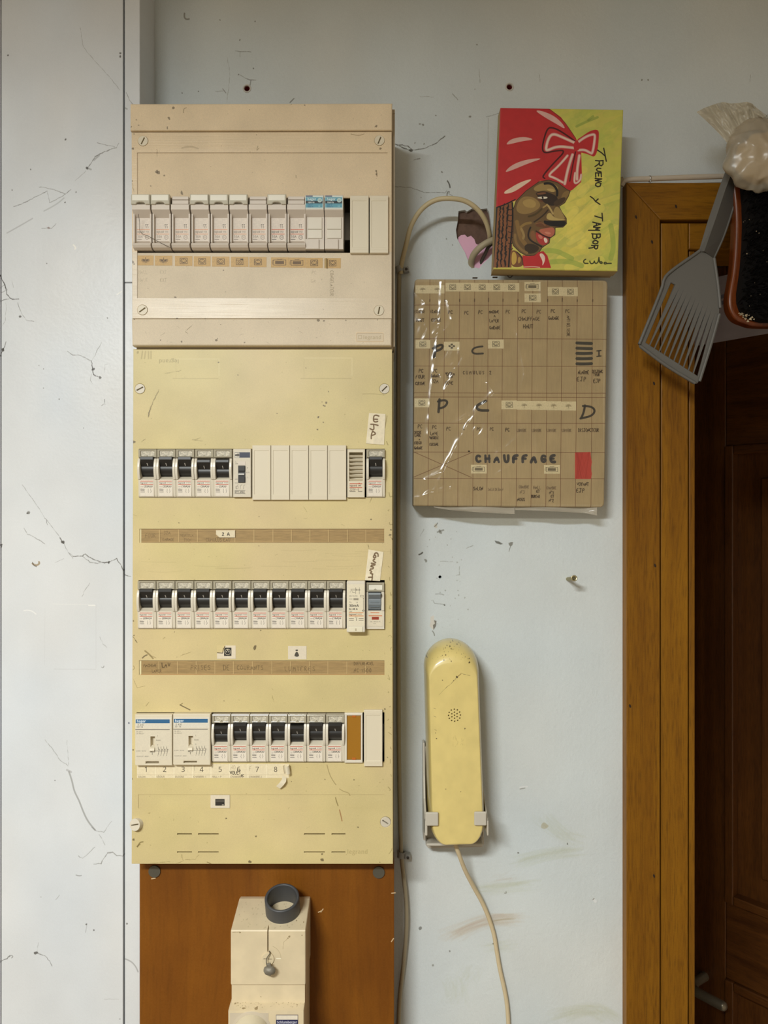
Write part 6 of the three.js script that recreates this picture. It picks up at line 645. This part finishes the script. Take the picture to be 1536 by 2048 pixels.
// ---------------------------------------------------------------- telephone handset in its wall cradle
{
  const zb = 0.013, D = 0.036, yTop = 1281, yBot = 1680, s0 = S(0.030), H = (yBot - yTop) * s0, pos = [], ix = [], out = [], inn = [];
  // outer and inner (front face) outlines, bottom left, up, over the dome, down; px units from the foot
  { const W0 = 54, W1 = 56, R = 54, rb = 50, ra = 32, h = yBot - yTop, add = (o, i) => { out.push(o); inn.push(i); }; for (let k = 0; k <= 14; k++) { const a = k / 14 * Math.PI / 2; add([-(W1 - ra) - ra * Math.sin(a), rb - rb * Math.cos(a)], [-(W1 - ra - 1) - (ra - 7) * Math.sin(a), rb + 2 - (rb - 6) * Math.cos(a)]); } const n1 = 16; for (let k = 1; k < n1; k++) { const t = k / n1, y = rb + (h - R - rb) * t, yi = rb + 2 + (h - 69 - rb - 2) * t; add([-(W1 + (W0 - W1) * t), y], [-(W1 - 8 + (W0 - W1) * t), yi]); } for (let k = 0; k <= 40; k++) { const a = k / 40 * Math.PI; add([-W0 * Math.cos(a), h - R + R * Math.sin(a)], [-(W0 - 8) * Math.cos(a), h - 69 + 34 * Math.sin(a)]); } const n2 = out.length; for (let k = n2 - 42; k >= 0; k--) add([-out[k][0], out[k][1]], [-inn[k][0], inn[k][1]]); }
  const rings = []; const mix = (t, z) => out.map((o, i) => [o[0] + (inn[i][0] - o[0]) * t, o[1] + (inn[i][1] - o[1]) * t, z]), sq = (q, k, z) => q.map(([x, y]) => [x * k, 160 + (y - 160) * (0.97 + 0.03 * k), z]), hb = 0.011;
  rings.push(sq(out, 0, 0), sq(out, 0.92, 0), mix(0, 0.0035), mix(0, 0.007)); for (let k = 0; k <= 14; k++) { const a = k / 14 * Math.PI / 2; rings.push(mix(1 - Math.cos(a) * 0.85 - 0.15 * (1 - k / 14), hb + (D - hb) * (0.85 * Math.sin(a) + 0.15 * k / 14))); } for (const [k, z] of [[0.97, 0.00015], [0.8, 0.0003], [0.5, 0.0005], [0.2, 0.0006], [0, 0.0006]]) rings.push(sq(inn, k, D + z));
  const m = out.length; rings.forEach((q, j) => { for (const [x, y, z] of q) pos.push(x * s0, y * s0, z); if (j) for (let i = 0; i < m; i++) { const A0 = (j - 1) * m + i, B0 = (j - 1) * m + (i + 1) % m, C0 = j * m + i, D0 = j * m + (i + 1) % m; ix.push(A0, C0, B0, B0, C0, D0); } });
  let hg = new THREE.BufferGeometry(); hg.setAttribute('position', new THREE.Float32BufferAttribute(pos, 3)); hg.setIndex(ix); hg = mergeVertices(hg, 1e-6); hg.setAttribute('uv', new THREE.Float32BufferAttribute(new Float32Array(hg.attributes.position.count * 2), 2)); hg.computeVertexNormals();
  const holeY = (yBot - 1420) * s0, holeX = (906 - 902.5) * s0 * 0, rr = 12.2 * s0 * 0.96, hs = [[0, 0]]; for (let i = 0; i < 6; i++) hs.push([0.5 * rr * Math.cos(i * Math.PI / 3 + 0.52), 0.5 * rr * Math.sin(i * Math.PI / 3 + 0.52)]); for (let i = 0; i < 12; i++) hs.push([rr * Math.cos(i * Math.PI / 6), rr * Math.sin(i * Math.PI / 6)]);
  const ev = new Evaluator(); ev.useGroups = false; ev.attributes = ['position', 'normal', 'uv']; const drill = mergeGeometries(hs.map(([a, b]) => new THREE.CylinderGeometry(0.00072, 0.00072, 0.012, 10).rotateX(Math.PI / 2).translate(holeX + a, holeY + b, D)));
  const A = new Brush(hg), B = new Brush(drill); A.updateMatrixWorld(); B.updateMatrixWorld(); const cut = ev.evaluate(A, B, SUBTRACTION).geometry;
  const g = canvas(320, 1000, '#e2cd84'); g.setTransform(320 / 125, 0, 0, 1000 / 400, -846 * 320 / 125, -1281 * 2.5); const k = (a) => `rgba(58,44,22,${a})`;
  for (const [x, y, r] of [[890, 1281.5, 1.2], [905, 1289, 1.8], [899, 1288, 1], [907, 1293, 1.3], [911, 1294, 1], [893, 1303.5, 1.8], [886, 1304, 1], [889, 1312.5, 1.4], [905, 1315, 1.2], [914, 1282, 1], [922, 1287, 1], [853, 1312, 1.5], [862, 1293, 1], [946, 1312, 1.2], [946, 1319, 2], [917, 1346, 2.6], [909, 1353, 1.4], [884, 1351, 1.2], [916, 1345, 2], [931, 1447, 1.4], [865, 1454, 1], [867, 1465, 1.4], [884, 1564, 1], [917, 1570, 0.8], [886, 1675, 1]]) speck(g, x, y, r, k(0.8)); crack(g, [[876, 1379], [890, 1367], [908, 1354], [917, 1346], [926, 1339], [936, 1341], [946, 1344]], 0.7, k(0.6)); stroke(g, [[918, 1345], [926, 1340]], 1.4, 'rgba(120,90,40,0.6)'); for (const y of [1405, 1421, 1447]) crack(g, [[862, y], [867, y + 2]], 0.8, k(0.5)); for (let i = 0; i < 60; i++) speck(g, 850 + rnd() * 110, 1283 + rnd() * 30, 0.4 + rnd() * 0.6, k(0.35)); for (let i = 0; i < 16; i++) crack(g, [[902 + rnd() * 26, 1466 + rnd() * 16]].flatMap(([x, y]) => [[x, y], [x + rnd() * 8 - 4, y - rnd() * 9]]), 0.7, 'rgba(130,104,60,0.25)');
  mottle(g, (x, y) => 0.96 + 0.07 * fbm(x / 60, y / 60, 29, 3)); flatUV(cut, -54.5 * s0, 54.5 * s0, 0, H);
  const ph = thing('telephone_handset', 'cream-yellow telephone handset hanging in a pale wall cradle', 'telephone'); const body = part('shell', cut, mat({ map: texture(g), roughness: 0.34, clearcoat: 0.5, clearcoatRoughness: 0.07 }), ph); body.position.set(X(913.5, 0.030), Y(yBot, 0.030), zb); body.rotation.z = 0.031;
  // cradle
  const cr = thing('telephone_cradle', 'pale grey plastic wall cradle clasping the foot of the handset', 'cradle'), pm = mat({ color: lin(0.56, 0.52, 0.44), roughness: 0.45 });
  part('back_plate', slab(ppoly([[846.5, 1492], [852, 1488], [956, 1488], [961, 1492], [967, 1684], [963, 1690], [856, 1692], [851, 1686]], 0.006), 0.012, 0.0119, 0.0012), pm, cr);
  const wall = (pts, x0, x1) => side(pts.map(([py, z]) => [Y(py, 0.03), z]), x0, x1, 0.0004);
  const wl = [[1496, 0.002], [1496, 0.013], [1560, 0.018], [1600, 0.026], [1622, 0.047], [1654, 0.047], [1664, 0.030], [1686, 0.024], [1686, 0.002]];
  part('side_wall', wall(wl, X(851.5, 0.03) - 0.0020, X(851.5, 0.03)), pm, cr); part('side_wall', wall([[1585, 0.002], [1585, 0.014], [1604, 0.026], [1622, 0.049], [1653, 0.049], [1656, 0.020], [1686, 0.016], [1686, 0.002]], X(968.6, 0.03), X(968.6, 0.03) + 0.0013), pm, cr);
  part('clasp', pbox(850.5, 877, 1625, 1652.5, 0.0525, 0.0026, 0.0012), pm, cr); part('clasp', pbox(948.5, 973.5, 1624, 1652, 0.0525, 0.0026, 0.0013), pm, cr); part('clasp_root', rbox(X(851.5, 0.03) - 0.0020, X(851.5, 0.03) + 0.0005, Y(1653, 0.03), Y(1624, 0.03), 0.040, 0.0522, 0.0008), pm, cr); part('clasp_root', rbox(X(968.6, 0.03) - 0.0001, X(968.6, 0.03) + 0.0013, Y(1653, 0.03), Y(1624, 0.03), 0.040, 0.0522, 0.0008), pm, cr);
  part('shelf', rbox(X(853.5, 0.03), X(967.5, 0.03), Y(1691, 0.024), Y(1685.5, 0.024), 0.0118, 0.026, 0.0012), pm, cr);
  settle(ph); settle(cr);
  single('hanging_cable', tube([[909, 1676, 0.030], [911, 1690, 0.030], [917, 1706, 0.028], [930, 1740, 0.020], [948, 1775, 0.011], [965, 1806, 0.006], [979, 1840, 0.0035], [988, 1870, 0.0028], [993, 1900, 0.0028], [1000, 1940, 0.003], [1009, 1980, 0.003], [1014, 2010, 0.003], [1017, 2060, 0.003], [1016, 2200, 0.003]].map(([a, b, z]) => P(a, b, z)), 0.0022, 80), mat({ color: lin(0.66, 0.54, 0.34), roughness: 0.45 }), 'thin cream cable hanging down from the foot of the handset', 'cable');
}
// ---------------------------------------------------------------- hanging kitchen things at the door
{
  const f7 = (p) => p.map(([x, y]) => [1230 + x / 3.303, 180 + y / 3.303]), zs = 0.050;
  const sp = thing('slotted_turner', 'dark grey slotted plastic kitchen turner hanging in front of the door frame', 'spatula'), nm = mat({ color: lin(0.125, 0.118, 0.105), roughness: 0.5 });
  const blade = ppoly(f7([[585, 1062], [655, 1112], [662, 1160], [682, 1300], [696, 1400], [690, 1480], [640, 1660], [600, 1790], [558, 1922], [545, 1938], [520, 1940], [340, 1830], [168, 1702], [160, 1680], [168, 1655], [312, 1300], [330, 1238], [555, 1066]]), zs);
  for (let i = 0; i < 12; i++) { const t = i / 11, t2 = (i + 0.76) / 11, A = [372 + 296 * t, 1272 + 186 * t], B = [204 + 352 * t, 1668 + 226 * t], C = [372 + 296 * t2 + 4, 1272 + 186 * t2], E = [204 + 352 * t2, 1668 + 226 * t2]; if (i === 11) continue; blade.holes.push(new THREE.Path(f7([A, B, E, C]).map(([a, b]) => new THREE.Vector2(X(a, zs), Y(b, zs))))); }
  part('blade', slab(blade, zs, 0.0028, 0.0006, 1), nm, sp);
  part('rim', mergeGeometries([[[160, 1680], [312, 1300], [330, 1238], [560, 1062]], [[690, 1480], [640, 1660], [558, 1925]], [[165, 1690], [340, 1820], [530, 1936]], [[655, 1112], [682, 1300], [695, 1440]]].map((q) => tube(f7(q).map(([a, b]) => P(a, b, zs + 0.0004)), 0.0016, 24, 8))), nm, sp);
  { const Lp = [[552, 1072], [612, 868], [690, 640], [770, 430], [836, 255]], Rp = [[590, 1064], [655, 880], [730, 655], [808, 450], [866, 270]], Ep = [[652, 1116], [718, 968], [780, 780], [846, 520], [900, 300]], sec = Lp.map((_, i) => { const q = f7([Lp[i], Rp[i], Ep[i]]); return [P(...q[0], zs - 0.0015), P(...q[1], zs + 0.0035), P(...q[2], zs - 0.0085), P((q[0][0] + q[2][0]) / 2, (q[0][1] + q[2][1]) / 2, zs - 0.0115)]; }), pos = [], quad = (a, b, c, d) => { for (const v of [a, b, c, a, c, d]) pos.push(v.x, v.y, v.z); };
    for (let i = 0; i < 4; i++) for (let k = 0; k < 4; k++) quad(sec[i][k], sec[i][(k + 1) % 4], sec[i + 1][(k + 1) % 4], sec[i + 1][k]); quad(sec[0][3], sec[0][2], sec[0][1], sec[0][0]); quad(...sec[4]); const q = new THREE.BufferGeometry(); q.setAttribute('position', new THREE.Float32BufferAttribute(pos, 3)); q.computeVertexNormals(); part('handle', q, nm, sp);
    part('handle_edge', tube(Ep.map((e) => P(...f7([e])[0], zs - 0.0085)), 0.0011, 30, 7), nm, sp); }
  settle(sp);
  const br = thing('hand_brush', 'hand brush with waisted orange-brown wooden back and black bristles hanging by the door', 'brush'), zw = 0.046, bw = mat({ map: woodTex([124, 60, 18], [80, 32, 8], 311, { w: 256, h: 512 }), roughness: 0.3, clearcoat: 0.6, clearcoatRoughness: 0.15 });
  const left = [[1476, 250], [1470, 300], [1464, 335], [1466, 370], [1470, 410], [1471.5, 450], [1469.5, 500], [1466, 540], [1461, 570], [1457.5, 592], [1458, 612], [1464, 628], [1474, 639], [1490, 646], [1515, 652]], mid = 1548, outline = [...left, ...left.slice().reverse().map(([x, y]) => [2 * mid - x, y])];
  part('back', metreUV(slab(new THREE.Shape(new THREE.SplineCurve(outline.map(([x, y]) => new THREE.Vector2(X(x, zw), Y(y, zw)))).getPoints(120)), zw, 0.014, 0.003, 4)), bw, br);
  const inset = (k, dx) => outline.map(([x, y]) => [mid + (x - mid) * k, 460 + (y - 460) * (1 - dx)]), block = inset(0.84, 0.03), bm = mat({ color: lin(0.006, 0.005, 0.0045), roughness: 0.95, specularIntensity: 0.3 });
  part('bristle_bed', slab(new THREE.Shape(block.map(([x, y]) => new THREE.Vector2(X(x, zw), Y(y, zw)))), zw + 0.012, 0.012), bm, br);
  { const tuft = new THREE.ConeGeometry(0.0011, 0.019, 5).rotateX(Math.PI / 2).translate(0, 0, 0.0095), N = 2600, im = new THREE.InstancedMesh(tuft, bm, N), poly2 = block.map(([x, y]) => [X(x, zw), Y(y, zw)]); const inside = (x, y) => { let c = false; for (let i = 0, j = poly2.length - 1; i < poly2.length; j = i++) { const [xi, yi] = poly2[i], [xj, yj] = poly2[j]; if ((yi > y) !== (yj > y) && x < (xj - xi) * (y - yi) / (yj - yi) + xi) c = !c; } return c; }; const o = new THREE.Object3D(); let k = 0; while (k < N) { const x = X(1460, zw) + rnd() * 0.09, y = Y(650, zw) + rnd() * (Y(250, zw) - Y(650, zw)); if (!inside(x, y)) continue; o.position.set(x, y, zw + 0.004); o.rotation.set((rnd() - 0.5) * 0.5, (rnd() - 0.5) * 0.5 - 0.05, 0); o.scale.setScalar(0.75 + rnd() * 0.4); o.updateMatrix(); im.setMatrixAt(k++, o.matrix); } im.name = 'bristles'; im.userData.kind = 'stuff'; im.castShadow = im.receiveShadow = true; br.add(im); }
  { const dust = mat({ color: lin(0.42, 0.34, 0.22), roughness: 0.95 }), bits = []; for (let i = 0; i < 26; i++) { const c = i < 14 ? P(1478 + rnd() * 30, 626 + rnd() * 18, zw + 0.014 + rnd() * 0.006) : P(1485 + rnd() * 50, 420 + rnd() * 210, zw + 0.021), q = new THREE.TetrahedronGeometry((i < 14 ? 0.0013 : 0.0006) * (0.5 + rnd())); q.rotateX(rnd() * 6).rotateY(rnd() * 6).translate(c.x, c.y, c.z); bits.push(q); } const dm = part('dust_bits', mergeGeometries(bits), dust, br); dm.userData.kind = 'stuff'; tag(dm, 'pale dust and fluff caught in the bristles'); }
  settle(br);
  // translucent bag bunched over the hook
  const bag = thing('plastic_bag', 'translucent beige plastic bag bunched up above the hanging brush', 'plastic bag');
  const film = mat({ color: lin(0.72, 0.64, 0.50), roughness: 0.28, transmission: 0.62, thickness: 0, side: THREE.DoubleSide });
  const wob = (q, c, a, s, o2) => { const p = q.attributes.position; for (let i = 0; i < p.count; i++) { const x = p.getX(i), y = p.getY(i), z = p.getZ(i), n1 = Math.abs(fbm(x * s + 7 + z * s * 0.5, y * s + z * s * 0.7, o2, 2) - 0.5), n2 = Math.abs(fbm(x * s * 2.3 + 3, y * s * 2.3 - z * s, o2 + 5, 2) - 0.5), f = 1 + a * (1.2 - 9 * n1) * 0.5 + a * 0.45 * (0.8 - 6 * n2); p.setXYZ(i, x * f, y * f, z * f); } q.computeVertexNormals(); return q.translate(c.x, c.y, c.z); };
  part('pouch', wob(new THREE.SphereGeometry(0.031, 110, 80).scale(1.05, 1.1, 0.62), P(1521, 311, 0.072), 0.13, 34, 91), film, bag);
  const edge = [[1393, 224], [1408, 216], [1422, 211], [1436, 206], [1447, 204], [1462, 207], [1478, 206], [1494, 203.5], [1504, 207], [1516, 218], [1530, 228], [1550, 240], [1575, 262]], base = [[1458, 292], [1459, 286], [1464, 280], [1470, 275], [1478, 270], [1486, 266], [1494, 263], [1502, 261], [1510, 260], [1520, 260], [1530, 262], [1545, 268], [1560, 280]], pp = [], ii = [], n = 96, m = 22;
  for (let j = 0; j <= m; j++) for (let i = 0; i <= n; i++) { const t = i / n * (edge.length - 1), k = Math.min(edge.length - 2, Math.floor(t)), u = t - k, L = (q) => [q[k][0] + (q[k + 1][0] - q[k][0]) * u, q[k][1] + (q[k + 1][1] - q[k][1]) * u], e = L(edge), b = L(base), v = j / m, fold = Math.abs(Math.sin(i / n * 13 + 2.6 * vnoise(i / 13, v * 2, 5))) * 0.010 * v + 0.016 * v * Math.abs(fbm(i / 9, v * 3, 93, 3) - 0.5) * 2 - (v > 0.72 ? 0.010 * (v - 0.72) / 0.28 * vnoise(i / 20, 1, 6) : 0); const q = P(b[0] + (e[0] - b[0]) * v, b[1] + (e[1] - b[1]) * Math.pow(v, 0.85), 0.074 + fold - 0.012 * v); pp.push(q.x, q.y, q.z); if (i && j) { const a = j * (n + 1) + i; ii.push(a - n - 2, a - 1, a - n - 1, a - n - 1, a - 1, a); } }
  const cg = new THREE.BufferGeometry(); cg.setAttribute('position', new THREE.Float32BufferAttribute(pp, 3)); cg.setIndex(ii); cg.computeVertexNormals(); part('gathered_neck', cg, film, bag);
  part('contents', wob(new THREE.SphereGeometry(0.0235, 32, 24).scale(1.1, 1.05, 0.62), P(1527, 318, 0.072), 0.08, 60, 97), mat({ color: lin(0.70, 0.56, 0.34), roughness: 0.8 }), bag);
  settle(bag);
  const hk = thing('wall_hook', 'metal hook in the wall hidden behind the plastic bag, carrying turner and brush', 'hook'), hm = mat({ color: lin(0.3, 0.28, 0.25), roughness: 0.4, metalness: 0.8 }); part('shank', tube([P(1512, 285, -0.004), P(1512, 285, 0.020), P(1512, 287, 0.044), P(1512, 290, 0.058), P(1512, 283, 0.066)], 0.0022, 40, 8), hm, hk); part('base_plate', lathe([[0.0001, 0.002], [0.009, 0.002], [0.01, 0]], 24).rotateX(Math.PI / 2).translate(X(1512, 0), Y(285, 0), 0.0002), hm, hk); settle(hk);
}
{ // dead hair caught across the first two fuse carriers
  single('hair', tube([[277, 428, 0.0885], [279, 445, 0.0850], [281, 464, 0.0832], [300, 474, 0.0845], [322, 486, 0.0852], [344, 497, 0.0860]].map(([a, b, z]) => P(a, b, z)), 0.0002, 40, 5), mat({ color: lin(0.05, 0.035, 0.025), roughness: 0.7 }), 'dark hair lying across the two leftmost fuse carriers', 'hair');
}
renderer.render(scene, camera);
